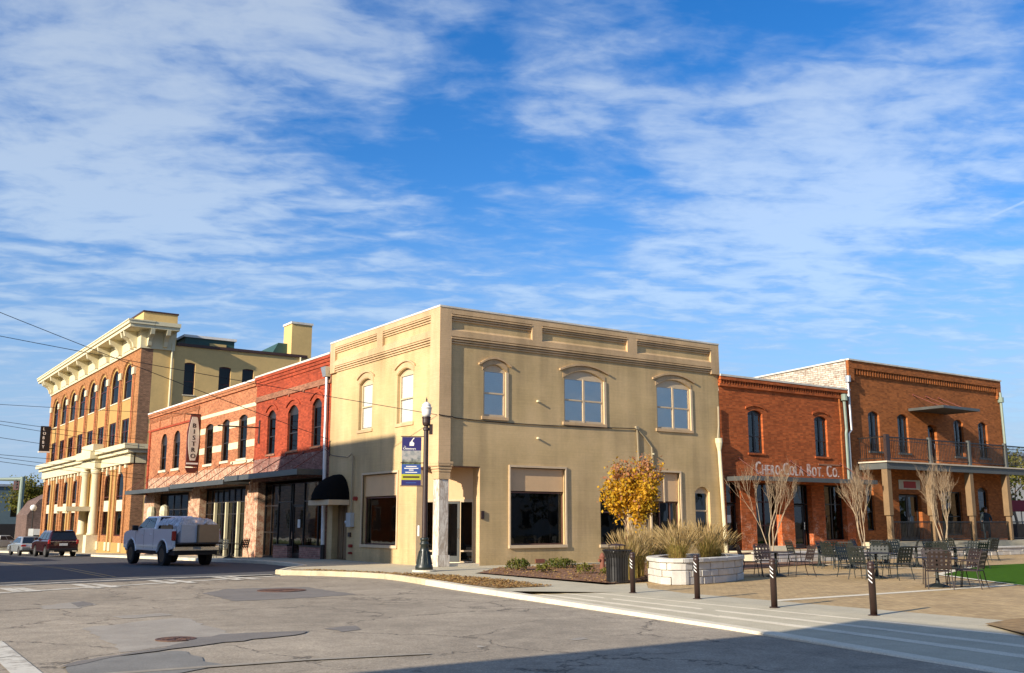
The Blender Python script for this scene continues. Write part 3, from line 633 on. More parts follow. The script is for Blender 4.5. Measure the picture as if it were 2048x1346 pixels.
# ---------------------------------------------------------------- tan painted corner building
tan_b = thing('corner_building', 'two-storey tan painted brick building on the street corner', 'building', (0, 0, 0))
L_, W_, HT = 10.0, 15.0, 9.80
opsL = [(5.76, 7.05, 5.55, 7.78, .22), (2.16, 3.5, 5.55, 7.78, .22), (3.28, 6.42, .71, 3.6, 0), (7.9, 9.45, 0.0, 2.6, 0)]
opsR = [(1.95, 3.02, 5.70, 7.76, .24), (5.93, 8.08, 5.70, 7.88, .34), (11.1, 13.18, 5.70, 7.92, .32), (3.22, 5.93, .74, 3.76, 0), (7.78, 9.35, .71, 3.05, .18), (10.63, 12.35, .12, 3.78, 0), (13.27, 14.2, .80, 3.2, .24)]
EL, ER, EZ = 1.72, 1.82, 3.73                       # corner entrance cut-out
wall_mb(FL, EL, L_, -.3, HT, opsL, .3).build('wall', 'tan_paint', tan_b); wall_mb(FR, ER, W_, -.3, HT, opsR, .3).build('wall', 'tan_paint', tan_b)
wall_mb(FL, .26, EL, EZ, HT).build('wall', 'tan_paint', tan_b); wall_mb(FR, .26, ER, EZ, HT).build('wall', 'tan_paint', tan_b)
MB().box(-.002, .28, -.002, .28, EZ, HT).build('wall', 'tan_paint', tan_b)
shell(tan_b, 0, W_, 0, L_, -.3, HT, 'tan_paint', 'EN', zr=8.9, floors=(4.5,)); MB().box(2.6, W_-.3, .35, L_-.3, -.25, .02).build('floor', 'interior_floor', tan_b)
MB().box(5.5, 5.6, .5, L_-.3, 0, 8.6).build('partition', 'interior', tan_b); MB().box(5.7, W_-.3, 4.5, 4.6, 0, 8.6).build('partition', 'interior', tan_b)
# corner pilasters, parapet bands, stepped brick courses
for fr, w, end in ((FL, .62, L_), (FR, .40, W_)):
    f0 = -.0 if fr is FR else 0
    mb = MB(); mb.fb(fr, (-.12 if fr is FL else .0), w, EZ, HT, 0, .12); mb.build('pilaster', 'tan_trim', tan_b)
    e0 = end-.52
    MB().fb(fr, e0, end, 8.4, HT, 0, .12).build('pilaster', 'tan_trim', tan_b)
    MB().fb(fr, w, e0, 9.58, HT, 0, .118).build('parapet_band', 'tan_trim', tan_b)
    MB().fb(fr, w, e0, 8.70, 8.92, 0, .118).build('parapet_band', 'tan_trim', tan_b)
    divs = ((4.70, 5.24),) if fr is FL else ((4.24, 4.74), (9.36, 9.92))
    for a, b in divs: MB().fb(fr, a, b, 8.92, 9.58, 0, .116).build('pilaster', 'tan_trim', tan_b)
    segs = [w]+[x for ab in divs for x in ab]+[e0]
    for a, b in zip(segs[::2], segs[1::2]):
        for k in range(3): MB().fb(fr, a, b, 9.58-.085*(k+1), 9.58-.085*k-.03, 0, .13-.038*k).build('brick_course', 'tan_trim', tan_b)
        MB().hexa([fr.P(a, 8.92, .10), fr.P(b, 8.92, .10), fr.P(b, 8.92, 0), fr.P(a, 8.92, 0), fr.P(a, 8.94, .10), fr.P(b, 8.94, .10), fr.P(b, 9.03, 0), fr.P(a, 9.03, 0)]).build('ledge', 'tan_trim', tan_b)
    for k in range(3): MB().fb(fr, w, e0, 8.70-.09*(k+1), 8.70-.09*k-.032, 0, .13-.038*k).build('brick_course', 'tan_trim', tan_b)
    MB().fb(fr, -.14 if fr is FL else .3, end+.02, HT, HT+(.07 if fr is FL else .068), -.3, .14).build('coping', 'coping', tan_b)
MB().box(.3, W_, L_-.32, L_, HT, HT+.07).build('coping', 'coping', tan_b); MB().box(W_-.3, W_, .3, L_-.32, HT, HT+.069).build('coping', 'coping', tan_b)
# upper windows
for i, op in enumerate(opsL[:2]):
    w = window(FL, tan_b, op, 'frame_tan', 'glass', meet=.5, blind=1.0 if i else .98, bm='white_paint', sill=(.10, .13, .05), head=.02, smat='tan_trim')
    arch_band(MB(), FL, op[0]-.06, op[1]+.06, op[3]+.13, .24, .2, 0, .018).build('arch', 'tan_trim', w)
    arch_band(MB(), FL, op[0]-.14, op[1]+.14, op[3]+.30, .24, .07, 0, .07, ears=.05).build('hood_mould', 'tan_trim', w)
for op, mu in zip(opsR[:3], (0, 1, 1)):
    w = window(FR, tan_b, op, 'frame_tan', 'glass_pale', d=-.06, meet=.5, mull=mu, blind=1.0, sill=(.10, .13, .06), head=.0, fw=.085, smat='tan_trim')
    arch_band(MB(), FR, op[0]-.06, op[1]+.06, op[3]+.12, op[4]+.02, .2, 0, .018).build('arch', 'tan_trim', w)
    arch_band(MB(), FR, op[0]-.16, op[1]+.16, op[3]+.27, .26, .08, 0, .085, ears=.08).build('hood_mould', 'tan_trim', w)
    MB().fb(FR, op[1]-.02, op[1]+.10, op[2], op[3]-op[4]-.02, -.02, .035).build('casing', 'frame_tan', w)
# street-level windows: tan boards over dark glass
def shopwin(fr, op, zs, fm='frame_brown'):
    w = window(fr, tan_b, (op[0], op[1], op[2], zs, 0), fm, 'glass_dark', d=-.16, fw=.05, meet=0, sill=(.08, .12, .07), smat='frame_tan')
    MB().fb(fr, op[0]+.03, op[1]-.03, zs+.03, op[3]-.03, -.2, -.10).build('board', 'panel_tan', w)
    m = MB(); 
    for a, b in ((op[0]-.07, op[0]+.0), (op[1], op[1]+.07)): m.fb(fr, a, b, op[2], op[3]+.08, -.05, .05)
    m.fb(fr, op[0], op[1], op[3], op[3]+.08, -.05, .05); m.build('casing', 'frame_tan', w); return w
shopwin(FL, opsL[2], 2.66); shopwin(FR, opsR[3], 2.81)
window(FR, tan_b, opsR[4], 'frame_brown', 'glass_dark', mull=0, meet=.62, sill=(.08, .12, .06), smat='frame_tan', head=.02, fw=.08)
window(FR, tan_b, opsR[6], 'frame_tan', 'glass_dark', mull=0, meet=.62, sill=(.08, .1, .06), head=.02, fw=.09)
o = opsR[5]; w = storefront(FR, tan_b, o[0], o[1], o[2], 2.48, (.36, .72), (), -.2, 'frame_brown')
for a, b in ((.03, .84), (.90, 1.69)): MB().fb(FR, o[0]+a, o[0]+b, 2.52, o[3]-.03, -.2, -.12).build('board', 'panel_tan', tan_b)
m = MB(); m.fb(FR, o[0]-.08, o[0], o[2], o[3]+.08, -.05, .05); m.fb(FR, o[1], o[1]+.08, o[2], o[3]+.08, -.05, .05); m.fb(FR, o[0], o[1], o[3], o[3]+.08, -.05, .05); m.fb(FR, o[0]+.84, o[0]+.90, 2.48, o[3], -.2, -.08); m.build('casing', 'frame_tan', tan_b)
MB().fb(FR, 4.42, 4.86, .05, .19, -.02, .03).build('vent', 'hydrant_brown', tan_b)
# recessed corner entrance with marble post
MB().box(.02, ER, .02, EL, EZ-.03, EZ-.003).build('soffit', 'frame_brown', tan_b)
MB().fb(FL, EL-.004, EL-.001, 0, EZ, -.3, -.002).build('jamb', 'frame_tan', tan_b); MB().box(ER-.01, ER+.02, .004, .5, 0, EZ-.03).build('jamb', 'tan_trim', tan_b)
pe = MB(); pe.prism([(.02, .02, 0), (ER, .02, 0), (ER, .5, 0), (.3, EL, 0), (.02, EL, 0)], (0, 0, .09)); pe.build('step', 'concrete_pale', tan_b)
FC = Fr((.3, EL, 0), (ER-.3, .5-EL, 0), (-(EL-.5), -(ER-.3), 0)); LC = sqrt((ER-.3)**2+(EL-.5)**2)
MB().fb(FC, 0, LC, 2.5, EZ-.03, -.1, 0).build('board', 'panel_tan', tan_b); MB().fb(FC, 0, LC, 2.42, 2.5, -.1, .03).build('casing', 'frame_tan', tan_b)
MB().fb(FC, 0, LC, -.2, .12, -.3, -.01).build('threshold', 'concrete_pale', tan_b)
storefront(FC, tan_b, 0, .42, .12, 2.42, (), (.18,), 0, 'frame_tan', name='side_light'); storefront(FC, tan_b, 1.45, LC, .12, 2.42, (), (.18,), 0, 'frame_tan', name='side_light')
glazed_door(FC, tan_b, .44, 1.43, .13, 2.42, d=0, fm='slate_fascia')
MB().box(2.05, 2.1, .35, 2.6, .02, 4.2).build('partition', 'interior', tan_b); MB().box(.3, 2.05, 2.6, 2.65, .02, 4.2).build('partition', 'interior', tan_b)
c = MB(); c.box(-.06, .46, -.06, .46, 0, .42); c.box(-.01, .41, -.01, .41, .42, 3.22); post = c.build('post', 'marble', tan_b, bevel=.012)
c = MB()
for k, (z0, z1, e) in enumerate(((3.22, 3.5, .05), (3.5, 3.58, .07), (3.60, 3.68, .09), (3.70, 3.78, .11), (3.8, 3.88, .13))): c.box(-e, .40+e, -e, .40+e, z0, z1)
c.build('capital', 'tan_trim', post)
MB().fb(FR, 1.86, 1.99, 1.75, 2.05, 0, .05).build('intercom', 'bronze_metal', tan_b); MB().fb(FL, EL-.25, EL-.13, 1.1, 1.5, -.01, .002).build('notice', 'paper', tan_b)
# dome awning over the side door, and the door
AW = Fr((0, 8.78, 0), (0, 1, 0), (-1, 0, 0)); R_ = 1.08; mb = MB(); n = 14; rings = []
for j in range(7):
    ph = pi/2*j/6; rr = []
    for i in range(n+1):
        th = pi*i/n; rr.append(AW.P(-R_*cos(th), 2.55+1.18*sin(th)*cos(ph*.96), .02+1.15*sin(ph)*(.25+.75*sin(th)**.5 if sin(th) > 0 else .25)))
    rings.append(rr)
mb.ring(rings, False, False); aw = mb.build('awning', 'black_canvas', tan_b, smooth=True)
v = MB(); v.fb(AW, -1.1, 1.1, 2.36, 2.58, .96, 1.0); v.fb(AW, -1.1, -1.07, 2.36, 2.58, .02, .96); v.fb(AW, 1.07, 1.1, 2.36, 2.58, .02, .96); v.build('valance', 'tan_canvas', aw)
MB().fb(AW, -1.08, 1.08, 2.56, 2.58, .02, .96).build('awning_floor', 'black_canvas', aw)
d_ = MB().fb(FL, 8.0, 8.85, .02, 2.55, -.36, -.30).build('door', 'wood', tan_b); MB().tube([FL.P(8.1, 1.0, -.30), FL.P(8.1, 1.0, -.24), FL.P(8.2, 1.0, -.24)], .015).build('handle', 'chrome', d_)
for k in range(4): MB().fb(FL, 8.9+k*.135, 9.02+k*.135, .02, 2.55, -.34, -.28+.01*(k % 2)).build('plank', 'wood', tan_b)
# meters, valves and service wiring on the left wall
b = MB(); b.fb(FL, 7.18, 7.62, 1.42, 2.02, 0, .2); mt = b.build('meter_box', 'box_grey', tan_b, bevel=.015)
MB().tube([FL.P(7.62, 1.62, .10), FL.P(7.72, 1.62, .14)], .09, 12).build('dial', 'galv', mt)
MB().tube([FL.P(7.32, 2.0, .09), FL.P(7.32, 4.45, .09), FL.P(7.4, 4.55, .12), FL.P(7.55, 4.4, .25)], .035, 8).build('conduit', 'conduit', tan_b)
MB().fb(FL, 7.45, 7.65, 1.0, 1.18, 0, .08).build('meter_box', 'bronze_metal', tan_b)
for z, u, r in ((.62, 7.35, .07), (.32, 7.35, .05), (2.62, 6.98, .09)): m = MB(); m.tube([FL.P(u, z, 0), FL.P(u, z, .16)], r, 10); m.tube([FL.P(u-.08, z, .12), FL.P(u+.08, z, .12)], r*.6, 8); m.build('standpipe', 'valve_red', tan_b)
# downpipe and conductor head at the right end, wall anchors, conduits on the right face
m = MB(); m.tube([FR.P(14.86, 6.9, .10), FR.P(14.84, 6.0, .10), FR.P(14.72, 5.42, .14)], .045, 8); m.build('conduit', 'conduit', tan_b)
m = MB(); m.tube([FR.P(14.74, 5.42, .16), FR.P(14.75, 5.22, .16), FR.P(14.78, 4.85, .14)], [.17, .17, .085], 10); m.tube([FR.P(14.78, 4.86, .14), FR.P(14.98, .1, .14)], .085, 10); m.build('downpipe', 'cream_band', tan_b)
for u, z in ((4.55, 6.45), (4.55, 4.95), (10.75, 4.55)): MB().tube([FR.P(u, z, 0), FR.P(u, z, .12)], .045, 8).build('wall_anchor', 'cream_band', tan_b)
m = MB(); m.tube([FR.P(9.86, 5.6, .05), FR.P(9.9, 4.2, .05), FR.P(9.95, 2.2, .05)], .028, 6); m.build('conduit', 'conduit', tan_b)
m = MB(); m.tube([FR.P(9.86, 5.62, .05), FR.P(10.3, 5.25, .05), FR.P(10.68, 4.85, .05), FR.P(10.72, 3.9, .05)], .026, 6); m.build('conduit', 'conduit', tan_b)
MB().fb(FR, 9.78, 9.95, 5.58, 5.72, 0, .1).build('junction_box', 'conduit', tan_b)
# ---------------------------------------------------------------- three brick shops up the side street
def brick_top(par, fr, u0, u1, z, mat, steps=3, dent=None, coping='coping', ch=.09):
    for k in range(steps): MB().fb(fr, u0+.003, u1-.003, z-.16*(k+1)+.02, z-.16*k, 0, .13-.04*k).build('cornice_course', mat, par)
    MB().fb(fr, u0, u1, z, z+ch, -.35, .16).build('coping', coping, par)
    if dent:
        m = MB(); n = int((u1-u0-.2)/dent[0])
        for i in range(n): a = u0+.1+(u1-u0-.2)*i/n; m.fb(fr, a, a+dent[0]*.5, dent[1], dent[2], 0, dent[3])
        m.build('dentils', mat, par, kind='stuff')
def tall_window(par, fr, op, fm='dark_frame', sill=None, **k):
    return window(fr, par, op, fm, 'glass_old', d=-.11, fw=.075, meet=.48, mull=0, sill=sill, head=.10, **k)
NR = 14.0
# C3: coral-red
c3 = thing('brick_shop', 'coral-red painted brick shop next to the tan corner building', 'building', (0, 10.0, gz(10)))
u0, u1, zt = 10.02, 19.83, 9.35
ops3 = [(11.05, 12.15, 5.15, 7.45, .3), (13.85, 15.2, 5.1, 7.4, .34), (16.85, 18.0, 5.1, 7.4, .3)]
wall_mb(FL, u0, u1, 4.9, zt, ops3, .3).build('wall', 'brick_coral', c3); wall_mb(FL, u0, u1, 3.7, 4.9).build('wall', 'brick_coral_low', c3)
for o in ops3:
    w = tall_window(c3, FL, o, sill=(.08, .10, .05), smat='brick_dull'); arch_band(MB(), FL, o[0]-.18, o[1]+.18, o[3]+.30, .30, .10, 0, .07, ears=.04).build('hood_mould', 'brick_coral', w)
brick_top(c3, FL, u0, u1, zt, 'brick_coral', 4); MB().fb(FL, u0, u1, 8.0, 8.14, 0, .07).build('string_course', 'brick_dull', c3); MB().fb(FL, u0, u1, 8.14, 8.3, 0, .03).build('string_course', 'brick_dull', c3)
for u in (11.4, 13.2, 15.1, 16.9): MB().tube([FL.P(u, 7.95, 0), FL.P(u, 7.95, .07)], .07, 8).build('wall_anchor', 'brick_dull', c3)
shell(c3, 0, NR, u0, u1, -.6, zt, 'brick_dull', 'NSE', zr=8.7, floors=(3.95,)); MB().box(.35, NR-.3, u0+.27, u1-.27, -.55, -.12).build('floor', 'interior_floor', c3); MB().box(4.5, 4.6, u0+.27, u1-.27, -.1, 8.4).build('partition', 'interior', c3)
zb = gz(15)-.0
MB().fb(FL, u0, 10.3, -.3, 3.7, -.4, 0).build('pier', 'brick_dull', c3); MB().fb(FL, 18.95, u1, -.5, 3.7, -.4, .0).build('pier', 'brick_worn', c3)
storefront(FL, c3, 10.3, 13.75, .48, 3.55, (.5,), (.70,), -.45); storefront(FL, c3, 13.75, 15.2, 2.45, 3.55, (), (), -.45); storefront(FL, c3, 15.2, 17.1, .48, 3.55, (.12,), (.70,), -.45); storefront(FL, c3, 17.1, 18.95, -.1, 3.55, (.5,), (.33, .7), -.45)
glazed_door(FL, c3, 13.8, 15.15, -.1, 2.45, d=-.47, hs=1)
for a, b in ((10.3, 13.72), (15.22, 17.1)):
    MB().fb(FL, a, b, -.4, .46, -.6, -.25).build('bulkhead', 'brick_bulk', c3); MB().fb(FL, a, b, .46, .52, -.6, -.22).build('ledge', 'dark_frame', c3)
MB().fb(FL, 10.7, 12.0, 1.55, 2.1, -.62, -.60).build('poster', 'poster_green', c3); MB().fb(FL, 14.3, 14.62, 1.35, 1.75, -.50, -.495).build('poster', 'paper', c3)
MB().fb(FL, 14.0, 14.7, .6, 1.0, -.9, -.7).build('stand', 'poster_pink', c3)
# C2: orange brick with cream bands
c2 = thing('brick_shop', 'orange brick shop with cream painted horizontal bands', 'building', (0, 20, gz(20)))
u0, u1, zt = 19.83, 29.78, 9.25
ops2 = [(21.1, 22.45, 5.1, 7.55, .18), (24.05, 25.3, 5.1, 7.52, .18), (26.95, 28.45, 5.06, 7.5, .18)]
wall_mb(FL, u0, u1, 4.72, zt, ops2, .3).build('wall', 'brick_orange', c2); wall_mb(FL, u0, u1, 3.6, 4.72).build('wall', 'brick_worn', c2)
for o in ops2: tall_window(c2, FL, o, sill=(.12, .14, .06), smat='cream_stone')
for z0, z1, cut in ((7.88, 8.08, 0), (6.92, 7.28, 1), (5.69, 6.07, 1)):
    xs = [u0]+([v for o in ops2 for v in (o[0]-.0, o[1]+.0)] if cut else [])+[u1-.1]
    for a, b in zip(xs[::2], xs[1::2]): MB().fb(FL, a, b, z0, z1, 0, .012).build('band', 'cream_band', c2)
MB().fb(FL, u0, 23.5, 4.82, 5.0, 0, .03).build('band', 'cream_band', c2)
brick_top(c2, FL, u0, u1, zt, 'brick_orange', 2, coping='letter_pale')
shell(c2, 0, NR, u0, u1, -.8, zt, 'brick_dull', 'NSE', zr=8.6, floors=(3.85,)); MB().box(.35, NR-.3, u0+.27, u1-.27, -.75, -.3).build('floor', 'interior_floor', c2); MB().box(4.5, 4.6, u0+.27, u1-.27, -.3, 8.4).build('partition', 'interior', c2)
MB().fb(FL, u0, 20.85, -.6, 3.6, -.4, .004).build('pier', 'brick_worn', c2)
pr = MB().fb(FL, 28.85, u1, -.8, 3.6, -.4, 0).build('pier', 'brick_worn', c2)
storefront(FL, c2, 20.85, 28.85, -.25, 3.5, (.125, .25, .375, .5, .625, .75, .875), (.62, .80), -.45)
for k in (.25, .5, .75): MB().fb(FL, 20.85+8*k-.07, 20.85+8*k+.07, -.3, 2.75, -.44, -.28).build('column', 'cream', c2)
# C1: orange-red brick with brick panels
c1 = thing('brick_shop', 'weathered orange-red brick shop standing beside the three-storey hotel', 'building', (0, 30, gz(30)))
u0, u1, zt = 29.78, 41.6, 9.25
ops1 = [(30.6, 31.95, 5.1, 7.6, .6), (33.7, 35.2, 5.1, 7.6, .65), (36.75, 38.2, 5.1, 7.6, .65)]
wall_mb(FL, u0, u1, 4.62, zt, ops1, .3).build('wall', 'brick_orange', c1); wall_mb(FL, u0, u1, 3.5, 4.62).build('wall', 'brick_worn', c1)
for o in ops1: tall_window(c1, FL, o, sill=(.15, .16, .06), smat='cream_stone')
brick_top(c1, FL, u0, u1, zt, 'brick_orange', 2, dent=(.22, 8.6, 8.85, .06), coping='letter_pale')
MB().fb(FL, u0+1.2, u1, 7.95, 8.08, 0, .07).build('string_course', 'brick_coral', c1)
for a in (30.0, 32.9, 35.8, 38.7, 41.2): MB().fb(FL, a, a+.35, 8.08, 8.62, 0, .06).build('pilaster', 'brick_orange', c1)
MB().fb(FL, 40.9, 41.3, 3.5, 7.95, 0, .07).build('pilaster', 'brick_coral', c1)
shell(c1, 0, NR, u0, u1, -1.1, zt, 'brick_dull', 'NSE', zr=8.6, floors=(3.75,)); MB().box(.35, NR-.3, u0+.27, u1-.27, -1.05, -.5).build('floor', 'interior_floor', c1); MB().box(4.5, 4.6, u0+.27, u1-.27, -.5, 8.4).build('partition', 'interior', c1)
MB().fb(FL, u0, 31.1, -.8, 3.5, -.4, .004).build('pier', 'brick_worn', c1); MB().fb(FL, 39.0, u1, -1, 3.5, -.4, .004).build('pier', 'brick_worn', c1)
storefront(FL, c1, 31.1, 39.0, -.45, 3.4, (.2, .4, .6, .8), (.45, .75), -.45)
# metal canopies on rods
XC = -1.45
cuts = [on_x(590, 940, XC).y, on_x(447, 962, XC).y, on_x(338, 977, XC).y, 41.4]
cuts[0] = 10.15
zc = [4.03, 3.86, 3.76, 3.64]
for k, (par, n) in enumerate(((c3, 5), (c2, 5), (c1, 5))):
    a, b = cuts[k]+.08, cuts[k+1]-.08; z = (zc[k]+zc[k+1])/2+.06
    m = MB(); m.fb(FL, a, b, z-.26, z, -XC-.06, -XC); m.fb(FL, a, a+.06, z-.26, z, .02, -XC-.06); m.fb(FL, b-.06, b, z-.26, z, .02, -XC-.06); cn = m.build('canopy', 'canopy_metal', par)
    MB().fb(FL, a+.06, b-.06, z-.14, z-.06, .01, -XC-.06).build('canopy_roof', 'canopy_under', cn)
    for i in range(n):
        u = a+.5+(b-a-.9)*i/(n-1); m = MB(); m.tube([FL.P(u, 4.93-.02*k, .0), FL.P(u+.25, z, -XC-.1)], .022, 6); m.tube([FL.P(u, 4.93-.02*k, 0), FL.P(u, 4.93-.02*k, .05)], .07, 8); m.build('tie_rod', 'rod', cn)
# downpipe with hopper between the coral shop and the corner building
m = MB(); m.hexa([FL.P(10.08, 8.3, .28), FL.P(10.42, 8.3, .28), FL.P(10.42, 8.3, .02), FL.P(10.08, 8.3, .02), FL.P(9.98, 8.75, .36), FL.P(10.52, 8.75, .36), FL.P(10.52, 8.75, .02), FL.P(9.98, 8.75, .02)]); m.tube([FL.P(10.25, 8.32, .14), FL.P(10.25, 5.0, .14)], .075, 10)
dp = m.build('downpipe', 'galv', c3); MB().tube([FL.P(10.2, 5.0, .14), FL.P(10.1, .62, .14)], .085, 10).build('pipe', 'pipe_white', dp); MB().tube([FL.P(10.1, .62, .14), FL.P(10.1, -.1, .14)], .10, 10).build('pipe', 'dark_frame', dp)
m = MB(); m.tube([FL.P(9.9, 5.0, .05), FL.P(9.85, 4.9, .3), FL.P(9.4, 4.6, .15), FL.P(8.6, 4.5, .1), FL.P(7.6, 4.42, .22)], .015, 5); m.tube([FL.P(9.95, 5.3, .02), FL.P(9.95, 4.6, .02)], .03, 5); m.build('service_bracket', 'bronze_metal', tan_b)
# projecting sign frames
m = MB(); m.tube([FL.P(19.1, 7.0, .03), FL.P(19.1, 5.75, .03)], .05, 6); m.tube([FL.P(19.1, 6.6, .03), FL.P(19.1, 6.6, 2.3)], .04, 6); m.build('sign_bracket', 'bronze_metal', c3)
# the hanging vertical sign (reads BISTRO)
sg = thing('hanging_sign', 'tall oval pale sign reading BISTRO on dark red board', 'sign', (-.6, 29.6, 5.0))
yb = 29.6; cx_ = on_y(386, 880, yb).x; FS = Fr((0, yb, 0), (1, 0, 0), (0, -1, 0))
def oval(k, h): return [(cx_+k*sin(pi*i/12)*(1 if i else 0)*1.0, 0) for i in range(13)]
q = []
for i in range(13):
    t_ = i/12; q.append((cx_-.33*sin(pi*(.12+.76*t_))**.8, 5.35+2.70*t_))
q2 = [(2*cx_-a, z) for a, z in q][::-1]
MB().prism([FS.P(a, z, .10) for a, z in q+q2], FS.n*.06).build('face', 'pale_sign', sg)
b = MB(); b.prism([FS.P(a, z, -.08) for a, z in [(cx_-.36, 4.98), (cx_+.36, 4.98), (cx_+.46, 8.18), (cx_-.2, 8.18), (cx_-.38, 7.1)]], FS.n*.18); b.build('board', 'sign_red', sg)
MB().fb(FS, cx_-.35, cx_+.35, 5.12, 5.22, .10, .13).build('strip', 'letter_pale', sg); MB().hexa([FS.P(cx_-.25, 4.6, .05), FS.P(cx_+.25, 4.6, .05), FS.P(cx_+.25, 4.6, -.05), FS.P(cx_-.25, 4.6, -.05), FS.P(cx_-.4, 4.92, .08), FS.P(cx_+.4, 4.92, .08), FS.P(cx_+.4, 4.92, -.08), FS.P(cx_-.4, 4.92, -.08)]).build('foot', 'sign_red', sg)
m = MB()
for i, ch in enumerate('BISTRO'): 
    z = 7.38-.375*i; vs, fs = font_mesh(ch, 1.0); xw = max(v.x for v in vs)-min(v.x for v in vs); letters(m, FS, ch, cx_-xw*.27/.69*.5-.015, z, .27, .165, bold=.03)
m.build('lettering', 'letter_dark', sg)
m = MB(); m.tube([(0, yb, 8.22), (cx_-.5, yb, 8.22)], .04, 6); m.tube([(0, yb, 5.0), (cx_, yb, 5.0)], .04, 6); m.build('bracket', 'bronze_metal', sg)
# furled parasols by the shop front
for k, u in enumerate((33.1, 36.1)):
    z0 = gz(u); pr = thing('parasol', 'furled cream parasol standing at the weathered brick shop front', 'parasol', (-.9, u, z0), group='furled parasols at the shop front')
    L0 = pr.location; MB().tube([L0, L0+Vector((0, 0, 3.1))], .03, 8).build('pole', 'bronze_metal', pr); MB().lathe([(.28, 0), (.28, .06), (.05, .1)], L0, 14).build('base', 'bronze_metal', pr)
    MB().lathe([(.06, 1.75), (.22, 1.95), (.30, 2.35), (.31, 2.75), (.24, 3.05), (.05, 3.15)], L0, 10).build('canopy', 'cream', pr)

# ---------------------------------------------------------------- three-storey hotel
YH, YE = 45.45, 82.0
hb = thing('hotel', 'three-storey tan and orange brick hotel with bracketed cream cornice', 'building', (0, YH, gz(YH)))
ZB = -2.0; BAY = 4.23; cen = [49.1+BAY*k for k in range(8)]
niche = [(c-1.5, c+1.5, 7.55, 14.15, 1.25) for c in cen]
FHD = Fr((.06, 0, 0), (0, 1, 0), (-1, 0, 0))
wall_mb(FL, YH, YE, 7.0, 14.76, niche, .07).build('wall', 'brick_hotel', hb)
inner_ops = [(c-1.18, c+1.18, 11.2, 13.95, 1.1) for c in cen]+[(c-1.12, c+1.12, 7.6, 9.6, 0) for c in cen]
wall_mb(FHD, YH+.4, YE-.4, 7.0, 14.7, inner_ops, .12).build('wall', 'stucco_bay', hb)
for k, c in enumerate(cen):
    window(FHD, hb, inner_ops[k], 'dark_red', 'glass_old', d=-.06, fw=.09, meet=.5, head=-1, seg=8, sill=(.08, .1, .05), smat='cream_stone')
    window(FHD, hb, inner_ops[k+8], 'dark_red', 'glass_old', d=-.06, fw=.09, meet=.5, mull=1, sill=None)
    arch_band(MB(), FL, c-1.62, c+1.62, 14.3, 1.3, .16, 0, .06, seg=10).build('arch_moulding', 'brick_hotel', hb)
for k in range(9):
    u = cen[0]-BAY/2+BAY*k; p_ = MB().fb(FL, u-.30, u+.30, 7.46, 12.9, 0, .07).build('pilaster', 'brick_hotel', hb); MB().fb(FL, u-.40, u+.40, 12.9, 13.45, 0, .17).build('capital', 'cream', p_)
    MB().fb(FL, u-.09, u+.09, 7.46, 12.9, .07, .085).build('pilaster_inlay', 'brick_coral', p_)
# frieze, cornice and brackets
MB().fb(FL, YH-.1, YE+.1, 14.76, 16.15, -.3, .12).build('frieze', 'cream', hb)
for k in range(9):
    u = cen[0]-BAY/2+BAY*k
    if k < 8: MB().fb(FL, u+.7, u+BAY-.7, 15.0, 15.7, .12, .17).build('frieze_panel', 'cream', hb)
    for uu in ((u-.45, u+.45) if k in (0, 8) else (u,)):
        m = MB(); q = [(0, 14.9), (.25, 14.95), (.35, 15.3), (.55, 15.55), (.95, 15.75), (1.05, 16.15), (0, 16.15)]
        m.prism([FL.P(uu-.15, z, .12+d) for d, z in q], (0, .30, 0)); m.build('bracket', 'cream', hb)
m = MB(); m.fb(FL, YH-1.15, YE+1.15, 16.15, 16.4, -.6, 1.2); m.fb(FL, YH-1.25, YE+1.25, 16.4, 16.62, -.6, 1.32); m.fb(FL, YH-1.3, YE+1.3, 16.62, 16.72, -.6, 1.38); m.build('cornice', 'cream', hb)
FH = Fr((0, YH, 0), (1, 0, 0), (0, -1, 0))
m = MB(); m.fb(FH, -.1, 2.5, 14.76, 16.15, .002, .12); m.fb(FH, .62, 2.5, 16.15, 16.4, 0, 1.15); m.fb(FH, .62, 2.55, 16.4, 16.7, 0, 1.25); m.build('cornice', 'cream', hb)
for uu in (.5, 1.7): m = MB(); m.prism([FH.P(uu-.15, z, .12+d) for d, z in [(0, 14.9), (.25, 14.95), (.35, 15.3), (.55, 15.55), (.95, 15.75), (1.05, 16.15), (0, 16.15)]], (.3, 0, 0)); m.build('bracket', 'cream', hb)
# attic, side wall
MB().box(.0, 2.6, YH, YE, 16.7, 17.6).build('attic', 'stucco', hb); MB().box(-.06, 2.66, YH-.06, YE, 17.6, 17.72).build('coping', 'coping_dark', hb)
sw = [(3.35, 4.2, 11.4, 13.95, .08), (6.1, 7.05, 11.4, 13.85, .08), (8.0, 8.95, 11.4, 13.85, .08)]
wall_mb(FH, .9, 13.4, ZB, 15.2, sw, .25).build('wall', 'stucco', hb); wall_mb(FH, 0, .9, ZB, 14.76, (), 0).build('wall', 'brick_hotel_side', hb); MB().fb(FH, .9, 2.6, 15.2, 16.7, -.3, 0).build('wall', 'stucco', hb)
for o in sw: window(FH, hb, o, 'dark_red', 'glass_old', d=-.10, fw=.06, meet=.42, head=.0, sill=(.06, .08, .04), smat='cream_stone', behind='slate_fascia')
MB().fb(FH, 2.66, 13.5, 15.2, 15.42, -.35, .12).build('coping', 'coping_dark', hb)
MB().tube([FH.P(2.3, 15.3, .12), FH.P(2.3, 9.4, .12)], .08, 8).build('downpipe', 'cream', hb); MB().tube([FH.P(12.9, 15.2, .12), FH.P(12.9, 9.4, .12)], .08, 8).build('downpipe', 'cream', hb)
